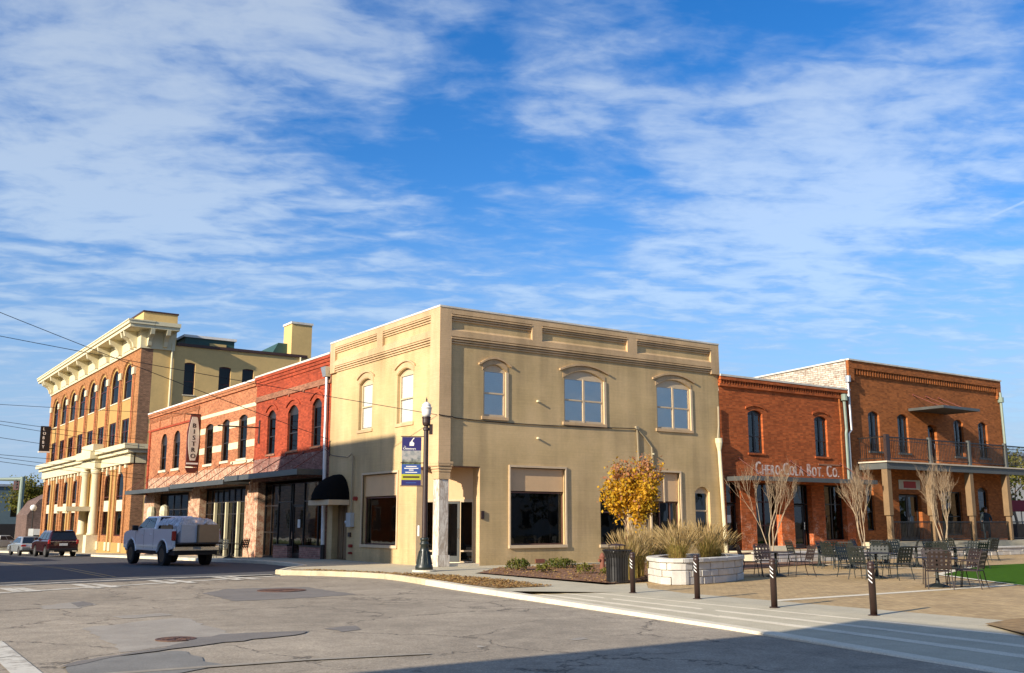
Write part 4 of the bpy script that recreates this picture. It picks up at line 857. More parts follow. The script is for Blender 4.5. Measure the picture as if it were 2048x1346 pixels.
shell(hb, 0, 13.4, YH, YE, ZB, 15.2, 'stucco', 'NE', zr=15.0, floors=(7.2, 10.6), th=.3); MB().box(.8, .9, YH+.4, YE-.4, ZB, 15).build('partition', 'interior', hb)
MB().box(.35, 13.1, YH+.3, YE-.3, ZB, -1.0).build('floor', 'interior_floor', hb)
# chimney and roof houses
ch = MB().box(12.2, 14.0, YH+.3, YH+2.1, 14.0, 18.1).build('chimney', 'stucco', hb); MB().box(12.12, 14.08, YH+.22, YH+2.18, 18.1, 18.28).build('coping', 'coping', ch)
g = MB().box(4.2, 8.3, YH+3.2, YH+8, 15.0, 16.55).build('roof_house', 'green_metal', hb); MB().box(4.05, 8.45, YH+3.05, YH+8.1, 16.55, 16.75).build('roof_trim', 'letter_pale', g); MB().box(6.2, 7.6, YH+3.12, YH+3.2, 15.2, 16.2).build('vent', 'stucco', g)
g = MB().hexa([(10.6, YH+1.2, 15), (13, YH+1.2, 15), (13, YH+7, 15), (10.6, YH+7, 15), (11.4, YH+1.2, 16.5), (12.4, YH+1.2, 16.5), (12.4, YH+7, 16.3), (11.4, YH+7, 16.3)]).build('roof_house', 'green_metal', hb)
# ground floor
gops = [(c-1.05, c+1.05, .55 if k != 2 else -.9, 5.45, 1.0) for k, c in enumerate(cen)]
wall_mb(FL, YH, YE, ZB, 7.0, gops, .14).build('wall', 'brick_hotel', hb); MB().fb(FL, YH, YE, ZB, .05, 0, .10).build('plinth', 'stucco_bay', hb)
for k, o in enumerate(gops):
    w = window(FL, hb, o, 'dark_red', 'glass_old', d=-.07, fw=.09, meet=.62, head=-1, seg=8)
    if k != 2: MB().fb(FL, o[0]+.05, o[1]-.05, 2.45, 3.3, -.12, -.05).build('spandrel', 'cream_stone', w)
    MB().prism([FL.P(cen[k]+a, z, 0) for a, z in ((-.16, 5.3), (.16, 5.3), (.24, 6.0), (-.24, 6.0))], FL.n*.14).build('keystone', 'cream', hb)
for k in range(9):
    u = cen[0]-BAY/2+BAY*k
    for e in ((-.62, .62) if 0 < k < 8 else (.35,)): 
        p_ = MB().fb(FL, u+e-.22, u+e+.22, .05, 5.7, 0, .10).build('pilaster', 'stucco_bay' if k % 2 else 'brick_hotel', hb); MB().fb(FL, u+e-.3, u+e+.3, -.6, .05, .0, .22).build('pedestal', 'cream', p_); MB().fb(FL, u+e-.28, u+e+.28, 5.7, 6.0, 0, .16).build('capital', 'cream', p_)
m = MB(); m.fb(FL, YH-.05, YE+.05, 6.0, 6.75, -.1, .26); m.fb(FL, YH-.4, YE+.4, 6.75, 7.05, -.1, .55); m.fb(FL, YH-.55, YE+.55, 7.05, 7.42, -.1, .85); m.build('entablature', 'cream', hb)
m = MB(); m.fb(FH, .0, .9, 6.0, 6.75, 0, .05); m.fb(FH, .0, .9, 6.75, 7.05, 0, .38); m.fb(FH, .0, .9, 7.05, 7.4, 0, .53); m.build('entablature', 'cream', hb)
ce = cen[2]
m = MB(); m.fb(FL, ce-2.6, ce+2.6, 6.02, 6.73, .26, .75); m.fb(FL, ce-2.8, ce+2.8, 6.77, 7.40, .55, 1.2); m.fb(FL, ce-2.2, ce+2.2, 7.42, 8.0, 0, .9); m.build('portico_head', 'cream', hb)
for e in (-1.95, 1.95):
    b_ = Vector((-.42, ce+e, 0)); cl = MB().lathe([(.42, .55), (.46, .62), (.40, .75), (.37, 2.5), (.33, 5.4), (.38, 5.5), (.46, 5.75), (.48, 6.02)], b_, 18).build('column', 'cream', hb, smooth=True); MB().box(b_.x-.55, b_.x+.55, b_.y-.55, b_.y+.55, -1.2, .55).build('pedestal', 'cream_stone', cl)
m = MB(); m.box(-2.6, 0, ce-2.15, ce+2.25, 2.5, 2.86); pc = m.build('porch_canopy', 'cream', hb)
for yy in (ce-1.9, ce+2.0): MB().box(-2.5, -2.35, yy-.07, yy+.07, 2.3, 2.5).build('drop', 'cream', pc)
# lobby blade sign
ls = thing('blade_sign', 'tall black vertical sign reading LOBBY on the hotel', 'sign', tuple(on_x(90, 900, -.9)))
yS = 78.0; FS = Fr((0, yS, 0), (1, 0, 0), (0, -1, 0)); a = on_y(82, 852, yS); b = on_y(98, 903, yS); ls.location = (a.x, yS, b.z)
MB().fb(FS, a.x, b.x, b.z, a.z, -.12, .12).build('board', 'sign_black', ls); MB().fb(FS, a.x-.06, b.x+.06, b.z-.14, b.z, -.16, .16).build('sill', 'letter_pale', ls)
MB().tube([(b.x, yS, a.z-.3), (.05, yS, a.z-.3)], .05, 6).build('bracket', 'bronze_metal', ls); MB().tube([(b.x, yS, b.z+.3), (.05, yS, b.z+.3)], .05, 6).build('bracket', 'bronze_metal', ls)
m = MB(); h = (a.z-b.z)/5.6; wS = b.x-a.x
for i, chx in enumerate('LOBBY'): letters(m, FS, chx, a.x+wS*.24, a.z-h*(i+.95), h*.68, .13, wide=.75, bold=.03)
m.build('lettering', 'letter_pale', ls)
# ---------------------------------------------------------------- red brick bottling building
cb = thing('brick_building', 'two-storey red brick building with faded CHERO-COLA lettering', 'building', (15.02, 0, .34))
u0, u1, zt = 15.02, 24.58, 8.05
opsC = [(16.92, 17.95, 4.85, 6.9, .16), (21.76, 22.74, 4.85, 6.9, .16), (15.26, 16.2, .36, 3.45, 0), (17.22, 18.96, .42, 3.45, 0), (19.9, 21.25, .36, 3.45, 0), (22.22, 23.9, .75, 3.45, 0)]
wall_mb(FR, u0, u1, -.2, zt, opsC, .42).build('wall', 'brick_chero', cb)
for k, o in enumerate(opsC[:2]):
    w = window(FR, cb, o, 'dark_frame', 'glass', d=-.12, fw=.07, meet=.42, mull=0, head=.04, sill=(.10, .10, .05), smat='brick_chero')
    MB().fb(FR, (o[0]+o[1])/2-.06, (o[0]+o[1])/2+.06, o[2], o[3]-.1, -.16, -.105).build('mullion', 'dark_frame', w); arch_band(MB(), FR, o[0]-.12, o[1]+.12, o[3]+.24, .14, .09, 0, .05, ears=.03).build('hood_mould', 'brick_chero', w)
MB().fb(FR, 21.9, 23.6, 4.42, 4.5, 0, .02).build('string_course', 'brick_dull', cb)
# corbelled cornice with dentils
m = MB(); n = 52
for i in range(n): a = u0+.05+(u1-u0-.1)*i/n; m.fb(FR, a, a+.09, 8.02, 8.2, 0, .10)
m.build('dentils', 'brick_chero', cb, kind='stuff'); MB().fb(FR, u0, u1, 8.2, 8.36, -.35, .16).build('cornice_course', 'brick_chero', cb); MB().fb(FR, u0, u1, 7.9, 8.02, -.02, .09).build('cornice_course', 'brick_chero', cb); MB().fb(FR, u0, u1, zt, 8.2, -.35, .03).build('cornice_course', 'brick_chero', cb)
MB().fb(FR, u0, u1, 8.36, 8.45, -.4, .18).build('coping', 'coping', cb)
shell(cb, u0, u1, 0, 16, -.2, 8.0, 'brick_dull', 'NE', zr=7.7, floors=(4.1, .36)); MB().box(u0+.3, u1-.3, 4.0, 4.1, .36, 7.6).build('partition', 'interior', cb)
glazed_door(FR, cb, 15.3, 16.16, .36, 2.45, d=-.3); storefront(FR, cb, 15.3, 16.16, 2.5, 3.4, (), (), -.3); MB().fb(FR, 15.55, 15.82, 1.6, 1.95, -.30, -.295).build('notice', 'paper', cb)
d_ = storefront(FR, cb, 17.22, 18.96, .42, 3.4, (.5,), (.35, .72), -.32, 'dark_red'); 
glazed_door(FR, cb, 20.0, 20.95, .36, 2.45, d=-.3); storefront(FR, cb, 19.92, 21.23, 2.5, 3.4, (.78,), (), -.3); storefront(FR, cb, 20.97, 21.23, .36, 2.47, (), (), -.3)
storefront(FR, cb, 22.22, 23.9, .75, 3.4, (.5,), (.66,), -.3)
MB().fb(FR, 16.95, 19.2, .34, .52, .0, .35).build('step', 'concrete_pale', cb)
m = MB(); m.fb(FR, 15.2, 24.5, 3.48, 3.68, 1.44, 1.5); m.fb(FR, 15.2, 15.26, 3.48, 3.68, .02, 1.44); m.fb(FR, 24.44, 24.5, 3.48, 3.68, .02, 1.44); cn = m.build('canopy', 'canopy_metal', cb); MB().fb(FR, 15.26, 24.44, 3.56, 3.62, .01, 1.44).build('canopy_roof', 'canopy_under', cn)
for u in (16.2, 19.8, 23.6): m = MB(); m.tube([FR.P(u, 4.55, .02), FR.P(u+.1, 3.66, 1.4)], .018, 6); m.tube([FR.P(u, 4.55, 0), FR.P(u, 4.55, .06)], .05, 8); m.build('tie_rod', 'rod', cn)
# faded wall lettering: big initials, small capitals
m = MB(); u = 17.28
for wd in ('CHERO-', 'COLA ', 'BOT. ', 'CO.'):
    for i, chx in enumerate(wd):
        if chx == ' ': u += .34; continue
        if chx == '-': m.fb(FR, u+.03, u+.16, 4.06, 4.14, 0, .005); u += .24; continue
        u = letters(m, FR, chx, u, 3.86, .60 if i == 0 else .46, .002, wide=1.0, gap=.09, bold=.09)
UEND = u
for v_ in m.v: v_.x = 17.28+(v_.x-17.28)*(23.5-17.28)/(UEND-17.28)
m.build('lettering', 'letter_worn', cb, fix=False)
# pipes where the two brick buildings meet
for k, (u, zt_, mt, r) in enumerate(((23.65, 7.85, 'brick_porch', .045), (24.05, 7.75, 'sage_metal', .085), (24.45, 8.75, 'galv', .07))):
    pts = [FR.P(u, zt_, .14), FR.P(u+.05, 6.3, .14), FR.P(u+(.0 if k < 2 else -.2), 6.1, .14), FR.P(u-(.0 if k < 2 else .2), 3.7, .14)]
    p_ = MB().tube(pts, r, 8).build('downpipe', mt, cb)
    if k: MB().tube([FR.P(u, zt_+.05, .16), FR.P(u, zt_+.38, .16)], r*2.0, 10).build('hopper', mt, p_)

# ---------------------------------------------------------------- brick building with the balcony
db = thing('brick_building', 'brown-red brick building with upper balcony on timber posts', 'building', (24.6, 0, .34))
u0, u1, zt = 24.6, 39.1, 9.62
opsD = [(26.15, 27.1, 5.3, 7.42, .18), (28.7, 29.65, 5.3, 7.42, .18), (31.45, 32.3, 4.7, 7.0, .12), (34.0, 34.95, 5.3, 7.42, .18), (36.5, 37.45, 5.3, 7.42, .18), (25.55, 26.2, 1.2, 3.6, .16), (28.35, 30.35, .62, 3.1, 0), (32.2, 34.2, .9, 3.3, .0), (35.9, 36.9, 1.1, 3.6, .18)]
wall_mb(FR, u0, u1, -.2, zt, opsD, .34).build('wall', 'brick_porch', db)
for k, o in enumerate(opsD):
    if k in (2, 6): continue
    w = window(FR, db, o, 'dark_frame', 'glass', d=-.12, fw=.07, meet=.42, mull=0, head=.03, sill=(.12, .10, .06) if k < 5 else None, smat='slate_fascia')
    if k < 5: MB().fb(FR, (o[0]+o[1])/2-.05, (o[0]+o[1])/2+.05, o[2], o[3]-.1, -.16, -.105).build('mullion', 'dark_frame', w)
glazed_door(FR, db, 31.5, 32.25, 4.7, 6.85, d=-.2, gm='glass'); 
glazed_door(FR, db, 28.4, 29.33, .62, 3.05, d=-.2, hs=1); glazed_door(FR, db, 29.37, 30.3, .62, 3.05, d=-.2, hs=-1)
MB().fb(FR, 28.4, 30.3, 3.35, 3.85, 0, .03).build('sign_board', 'stone_warm', db); MB().fb(FR, 28.8, 29.9, 3.42, 3.78, .03, .04).build('sign_panel', 'tent_red', db)
MB().fb(FR, 27.1, 27.45, 3.1, 3.6, 0, .22).build('wall_lantern', 'lamp_globe', db)
shell(db, u0, u1, 0, 22, -.2, 9.5, 'brick_dull', 'NE', zr=9.0, floors=(4.3, .62)); MB().box(u0+.4, u1-.3, 4, 4.1, .62, 8.8).build('partition', 'interior', db)
# whitewashed party wall showing above the lower roof
a = on_x(1500, 748, 24.6); m = MB(); m.hexa([(24.58, .02, 6), (24.85, .02, 6), (24.85, 22, 6), (24.58, 22, 6), (24.58, .02, 9.96), (24.85, .02, 9.96), (24.85, 22, 9.2), (24.58, 22, 9.2)]); m.build('party_wall', 'brick_white', db)
m = MB(); m.hexa([(24.5, .0, 9.96), (24.95, .0, 9.96), (24.95, 22, 9.2), (24.5, 22, 9.2), (24.5, 0, 10.04), (24.95, 0, 10.04), (24.95, 22, 9.28), (24.5, 22, 9.28)]); m.build('coping', 'coping', db); MB().tube([(24.55, 9.5, 7), (24.55, 9.5, 9.6)], .05, 6).build('conduit', 'bronze_metal', db); MB().box(24.4, 25.1, 8.2, 10.0, 9.62, 9.95).build('roof_hatch', 'roof_dark', db)
m = MB(); n = 62
for i in range(n): a = u0+.25+(u1-u0-.5)*i/n; m.fb(FR, a, a+.11, 9.28, 9.58, 0, .10)
m.build('dentils', 'brick_porch', db, kind='stuff')
MB().fb(FR, u0, u1, 9.58, 9.98, -.35, .14).build('cornice_course', 'brick_porch', db); MB().fb(FR, u0-.02, u1+.04, 9.98, 10.06, -.4, .2).build('coping', 'coping', db)
for a, b in ((u0, u0+.45), (u1-.4, u1)): MB().fb(FR, a, b, 8.9, 9.575, 0, .13).build('pilaster', 'brick_porch', db)
p_ = MB().tube([FR.P(38.95, 9.3, .15), FR.P(38.95, 8.9, .15), FR.P(39.0, 4.7, .15)], .08, 8).build('downpipe', 'sage_metal', db); MB().tube([FR.P(38.95, 8.7, .15), FR.P(38.95, 9.0, .15)], .17, 10).build('hopper', 'sage_metal', p_)
# porch floor, balcony, posts, railings
MB().box(24.9, 46, -2.2, -.005, .34, .62).build('porch_floor', 'concrete', db)
m = MB(); m.fb(FR, 25.1, 46, 4.27, 4.60, 1.60, 1.68); m.fb(FR, 25.1, 25.18, 4.27, 4.60, .01, 1.60); bal = m.build('balcony', 'slate_fascia', db)
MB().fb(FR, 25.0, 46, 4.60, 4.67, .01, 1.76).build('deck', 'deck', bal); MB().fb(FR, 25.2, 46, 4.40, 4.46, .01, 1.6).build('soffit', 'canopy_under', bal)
posts = [25.3, 29.0, 32.65, 36.3, 39.9, 43.5]
for k, u in enumerate(posts):
    m = MB(); w0 = .17
    m.fb(FR, u-w0, u+w0, 1.95, 4.27, 1.30, 1.64); m.fb(FR, u-w0+.1, u+w0-.02, .62, 1.95, 1.34, 1.60); m.build('timber_post', 'wood', db, bevel=.02)
    MB().fb(FR, u-.09 if k else u-.14, u+.09 if k else u+.14, 4.67, 6.02, 1.52, 1.68).build('rail_post', 'slate_fascia' if k else 'bronze_metal', bal)
    if k+1 < len(posts):
        v = posts[k+1]; rl = MB().fb(FR, u+.09, v-.09, 5.86, 5.92, 1.56, 1.62); rl.fb(FR, u+.09, v-.09, 4.80, 4.84, 1.57, 1.61); rl.fb(FR, u+.09, v-.09, 5.70, 5.73, 1.57, 1.61); R_o = rl.build('railing', 'black_metal', bal)
        m = MB(); n = 26
        for i in range(1, n): a = u+(v-u)*i/n; m.fb(FR, a-.009, a+.009, 4.84, 5.86, 1.58, 1.60)
        m.build('balusters', 'black_metal', R_o, kind='stuff')
        if k: pass
        r2 = MB().fb(FR, u+.12, v-.12, 1.60, 1.66, 1.45, 1.50); r2.fb(FR, u+.12, v-.12, .72, .76, 1.45, 1.50); 
        r2 = r2.build('porch_railing', 'black_metal', db); m = MB()
        for i in range(1, 30): a = u+(v-u)*i/30; m.fb(FR, a-.009, a+.009, .76, 1.60, 1.465, 1.485)
        m.build('balusters', 'black_metal', r2, kind='stuff')
rl = MB(); rl.fb(FR, 25.12, 25.17, 5.86, 5.92, .02, 1.5); rl.fb(FR, 25.12, 25.17, 4.80, 4.84, .02, 1.5); rl = rl.build('railing', 'black_metal', bal); m = MB()
for i in range(1, 12): m.fb(FR, 25.135, 25.155, 4.84, 5.86, 1.5*i/12-.009, 1.5*i/12+.009)
m.build('balusters', 'black_metal', rl, kind='stuff')
m = MB(); m.fb(FR, 29.75, 33.2, 7.62, 7.76, 2.06, 2.12); m.fb(FR, 29.75, 29.81, 7.62, 7.76, .02, 2.06); m.fb(FR, 33.14, 33.2, 7.62, 7.76, .02, 2.06); cn = m.build('door_canopy', 'canopy_metal', db); MB().fb(FR, 29.81, 33.14, 7.64, 7.70, .01, 2.06).build('canopy_roof', 'canopy_under', cn)
for u in (30.3, 31.5, 32.7): m = MB(); m.tube([FR.P(u, 8.55, .02), FR.P(u+.1, 7.72, 1.7)], .02, 6); m.tube([FR.P(u, 8.55, 0), FR.P(u, 8.55, .06)], .05, 8); m.build('tie_rod', 'rod', cn)

# ---------------------------------------------------------------- low stone retaining wall of the terrace, stones and caps one by one
random.seed(11)
rw = thing('retaining_wall', 'low grey stone retaining wall along the raised terrace', 'wall', (15.1, -4.5, 0))
MB().box(12.2, 46, -4.52, -4.2, -.1, .34).build('core', 'mortar', rw)
for row in range(2):
    u = 12.2-random.random()*.2
    while u < 46:
        L = random.uniform(.42, .85); e = random.uniform(0, .03)
        MB().box(u+.008, min(u+L, 46)-.008, -4.60-e, -4.50, .0+row*.17+.006, .17+row*.17-.006).build('stone', 'stone_pale' if random.random() < .5 else 'stone_warm', rw, bevel=.012); u += L
u = 12.2
while u < 46:
    L = random.uniform(.9, 1.3); MB().box(u+.005, u+L-.005, -4.66, -4.12, .34, .42).build('cap_stone', 'stone_pale', rw, bevel=.012); u += L
# ---------------------------------------------------------------- street furniture
def bollard(px, label):
    p = on_z(px[0], px[1], 0.0); b = thing('bollard', label, 'bollard', (p.x, p.y, 0), group='bollards along the plaza edge')
    L0 = Vector((0, 0, 0)); l = b.location.copy()
    MB().lathe([(.062, -.02), (.062, .80), (.068, .81), (.068, .85), (.055, .87), (.066, .88), (.062, .91), (.045, .935), (.0, .945)], l, 14).build('post', 'bronze_metal', b, smooth=True)
    for k in range(3):    # slanted white reflector bands: short helical strips round the post
        m = MB(); rings = []
        for i in range(7):
            a = radians(158+11*i); z = .775-.075*k-.011*i
            rings.append([l+Vector((r_*cos(a), r_*sin(a), zz)) for r_, zz in ((.062, z), (.062, z+.022), (.0645, z+.022), (.0645, z))])
        m.ring(rings); m.build('reflector_band', 'white_paint', b)
    MB().lathe([(.10, 0), (.10, .012), (.065, .02)], l, 14).build('base_plate', 'bronze_metal', b)
bollard((1266, 1186), 'dark bollard with white slashes, closest to the litter bin'); bollard((1395, 1198), 'dark bollard with white slashes, second from the litter bin')
bollard((1549, 1215), 'dark bollard with white slashes, third from the litter bin'); bollard((1748, 1231), 'dark bollard with white slashes, farthest from the litter bin')
# litter bin: flared slatted can with a raised lid
p = on_z(1235, 1166, 0); bn = thing('litter_bin', 'black flared metal litter bin with raised lid', 'bin', (p.x, p.y, 0)); l = bn.location.copy()
MB().lathe([(.27, .03), (.275, .5), (.29, .7), (.37, .86), (.375, .84), (.28, .66), (.265, .3), (.26, .03)], l, 28, cap=False).build('liner', 'black_metal', bn)
for k in range(26):
    a = 2*pi*k/26; d = Vector((cos(a), sin(a), 0)); t_ = Vector((-sin(a), cos(a), 0)); prof = [(.285, .02), (.29, .45), (.305, .68), (.335, .78), (.395, .875)]
    m = MB(); m.ring([[l+d*r+t_*.026+Vector((0, 0, z)), l+d*(r+.012)+t_*.026+Vector((0, 0, z)), l+d*(r+.012)-t_*.026+Vector((0, 0, z)), l+d*r-t_*.026+Vector((0, 0, z))] for r, z in prof]); m.build('slat', 'black_metal', bn)
MB().lathe([(.40, .862), (.412, .875), (.40, .89), (.36, .89), (.36, .862)], l, 28, cap=False).build('rim', 'black_metal', bn)
MB().lathe([(.30, .03), (.30, .06), (.28, .06)], l, 24).build('foot_ring', 'black_metal', bn)
ld = MB().lathe([(.25, 1.0), (.25, 1.012), (.16, 1.04), (.0, 1.055)], l, 24).build('lid', 'bronze_metal', bn)
for a in (.5, 2.2, 3.9, 5.4): MB().tube([l+Vector((.22*cos(a), .22*sin(a), .86)), l+Vector((.22*cos(a), .22*sin(a), 1.005))], .014, 6).build('lid_post', 'bronze_metal', bn)
# fire hydrant behind the bin
p = on_z(1205, 1138, .02); hy = thing('hydrant', 'small brown hydrant in the mulch behind the litter bin', 'hydrant', (p.x, p.y, .02)); l = hy.location.copy()
MB().lathe([(.12, 0), (.12, .04), (.085, .05), (.085, .38), (.11, .39), (.11, .43), (.09, .44), (.06, .52), (.02, .56)], l, 12).build('barrel', 'hydrant_brown', hy)
for a in (0, pi/2, pi): MB().tube([l+Vector((.07*cos(a), .07*sin(a), .30)), l+Vector((.16*cos(a), .16*sin(a), .30))], .05, 8).build('outlet', 'hydrant_brown', hy)
# lamp post with banner
p = on_z(848, 1143, 0); lp = thing('lamp_post', 'green-black lamp post with acorn globe and tall banner', 'lamp post', (p.x, p.y, 0)); l = lp.location.copy()
MB().lathe([(.40, 0), (.40, .05), (.36, .06)], l, 20).build('footing', 'concrete_pale', lp)
prof = [(.30, .05), (.30, .16), (.27, .22), (.235, .36), (.18, .60), (.15, .72), (.13, .86), (.155, .88), (.155, .94), (.13, .96), (.13, 1.02), (.145, 1.03), (.145, 1.10), (.10, 1.12)]
MB().lathe(prof, l, 20).build('base', 'lamp_green', lp, smooth=True)
for k in range(12): a = 2*pi*k/12; d = Vector((cos(a), sin(a), 0)); MB().tube([l+d*.262+Vector((0, 0, .24)), l+d*.205+Vector((0, 0, .52)), l+d*.165+Vector((0, 0, .68))], .018, 5).build('flute', 'lamp_green', lp)
MB().lathe([(.098, 1.1), (.082, 4.72), (.11, 4.74), (.11, 4.82), (.07, 4.84), (.07, 4.88), (.12, 4.92), (.14, 5.0), (.14, 5.14), (.155, 5.16), (.155, 5.2), (.10, 5.21)], l, 16).build('pole', 'bronze_metal', lp, smooth=False)
MB().lathe([(.12, 5.2), (.155, 5.3), (.175, 5.44), (.178, 5.5), (.19, 5.505), (.19, 5.53), (.15, 5.54), (.145, 5.6), (.155, 5.605), (.155, 5.62), (.09, 5.68), (.05, 5.72)], l, 20).build('globe', 'lamp_globe', lp, smooth=True)
MB().lathe([(.05, 5.715), (.025, 5.74), (.022, 5.77), (.035, 5.79), (.02, 5.82), (.005, 5.9)], l, 10).build('finial', 'bronze_metal', lp)
rt = Vector((cos(YAW), -sin(YAW), 0)); fwd = Vector((sin(YAW), cos(YAW), 0))
bd = -(Vector((.90, -.43, 0)).normalized()); bn_ = Vector((bd.y, -bd.x, 0)); bn_ = bn_ if bn_.dot(fwd) < 0 else -bn_
FB = Fr(l, bd, bn_)
MB().hexa([FB.P(-.10, 4.95, .05), FB.P(-.22, 4.95, .05), FB.P(-.22, 4.95, -.05), FB.P(-.10, 4.95, -.05), FB.P(-.10, 4.6, .05), FB.P(-.22, 4.6, .05), FB.P(-.22, 4.6, -.05), FB.P(-.10, 4.6, -.05)]).build('socket_box', 'bronze_metal', lp)
zT, zB_ = 4.50, 2.86; b0, b1 = .16, .82
for z in (zT+.02, 3.62, zB_-.02): MB().tube([FB.P(.0, z), FB.P(.86, z)], .016, 6).build('banner_arm', 'bronze_metal', lp)
def bstrip(z0, z1, mt, nm='banner_panel'): return MB().fb(FB, b0, b1, z0, z1, -.004, .004).build(nm, mt, lp)
bp = bstrip(4.04, zT, 'banner_navy'); bstrip(3.57, 4.04, 'banner_photo'); bstrip(3.24, 3.57, 'banner_blue'); bstrip(3.04, 3.24, 'banner_lime'); bstrip(zB_, 3.04, 'banner_navy')
m = MB(); cxb = (b0+b1)/2
m.prism([FB.P(cxb+a, z, .006) for a, z in ((.075, 4.20), (-.075, 4.20), (-.085, 4.30), (-.03, 4.34), (-.025, 4.38), (-.10, 4.47), (-.06, 4.475), (.0, 4.40), (.02, 4.36), (.07, 4.31))], FB.n*.003)
letters(m, FB, 'The', b1-.06, 4.165, .035, .005, flip=-1); letters(m, FB, 'Chimneys', b1-.04, 4.075, .066, .005, flip=-1, wide=1.0, bold=.008)
for z, w_ in ((3.50, .36), (3.435, .48), (3.375, .16), (3.30, .40)): m.fb(FB, cxb-w_/2, cxb+w_/2, z-.014, z+.014, .004, .007)
m.build('lettering', 'letter_pale', bp); m = MB(); m.fb(FB, cxb-.28, cxb+.28, 3.11, 3.17, .004, .007); m.build('lettering', 'coping_dark', bp); m = MB(); m.fb(FB, cxb-.18, cxb+.18, 2.93, 2.96, .004, .007); m.build('lettering', 'banner_blue', bp)

# ---------------------------------------------------------------- curved stone planter, stones one by one
random.seed(5)
pl = thing('stone_planter', 'low curved planter of pale stone blocks holding tall grasses', 'planter', (1.7, -11.4, 0))
ol = [(.15, -11.3), (-.12, -11.85), (-.38, -12.35), (-.36, -12.72), (-.05, -12.93), (.55, -12.93), (1.15, -12.82), (1.75, -12.66), (2.45, -12.42), (3.05, -12.08), (3.5, -11.7), (3.8, -11.2), (3.85, -10.65), (3.6, -10.2), (3.0, -9.95), (2.2, -10.0), (1.3, -10.35), (.6, -10.85)]
ol = [Vector((x, y)) for x, y in ol]; N_ = len(ol)
def resample(poly, n):
    d = [0]
    for i in range(len(poly)): d.append(d[-1]+(poly[(i+1) % len(poly)]-poly[i]).length)
    r = []
    for k in range(n):
        s = d[-1]*k/n
        for i in range(len(poly)):
            if s <= d[i+1]: r.append(poly[i].lerp(poly[(i+1) % len(poly)], (s-d[i])/(d[i+1]-d[i]))); break
    return r, d[-1]
PL, per = resample(ol, 240); cen_ = sum(PL, Vector((0, 0)))/len(PL)
def nrm_(i):
    t_ = (PL[(i+1) % 240]-PL[i-1]).normalized(); return Vector((t_.y, -t_.x))
if nrm_(10).dot(PL[10]-cen_) < 0: _n = nrm_; nrm_ = lambda i: -_n(i)
def stone(i0, i1, z0, z1, e0, e1, mt, nm, g=.012, bev=.018):
    m = MB(); rings = []
    steps = max(2, (i1-i0)//3+1)
    for k in range(steps+1):
        f = i0+(i1-i0)*k/steps; i = int(f) % 240; p = PL[i].lerp(PL[(i+1) % 240], f-int(f)); n = nrm_(i); t_ = Vector((-n.y, n.x))*(g if k == 0 else (-g if k == steps else 0))*(1 if t_sign > 0 else -1)
        q = p+t_
        rings.append([(q.x+n.x*e, q.y+n.y*e, z) for e, z in ((e1, z0), (e1, z1), (e0, z1), (e0, z0))])
    return m.ring(rings).build(nm, mt, pl, bevel=bev)
tt = (PL[11]-PL[10]).normalized(); nn = nrm_(10); t_sign = 1 if Vector((-nn.y, nn.x)).dot(tt) > 0 else -1
MB().prism([(p.x*.93+cen_.x*.07, p.y*.93+cen_.y*.07, 0) for p in PL[::6]], (0, 0, .48)).build('soil', 'mulch', pl)
for r, (z0, z1) in enumerate(((.0, .20), (.20, .38), (.38, .58))):
    i = random.randint(0, 6); st = i
    while i < 240+st:
        L = random.randint(9, 17) if r != 1 else random.randint(7, 13)
        j = min(i+L, 240+st)
        if 240+st-j < 6: j = 240+st
        if r == 0 and random.random() < .12: stone(i, j, z0+.006, .38-.006, -.24, random.uniform(0, .02), 'stone_pale', 'stone')
        else: stone(i, j, z0+.006, z1-.006, -.24, random.uniform(-.012, .022), random.choice(['stone_pale', 'stone_pale', 'stone_pale', 'stone_warm']), 'stone')
        i = j
MB().ring([[(p.x-nrm_(i*6).x*e, p.y-nrm_(i*6).y*e, z) for e, z in ((.02, .0), (.02, .575), (.23, .575), (.23, .0))] for i, p in enumerate(PL[::6]+PL[:1])], True, False).build('core', 'mortar', pl)
i = 0
while i < 240: stone(i, min(i+20, 240), .58, .685, -.28, .06, 'stone_pale', 'cap_stone', .006, .014); i += 20

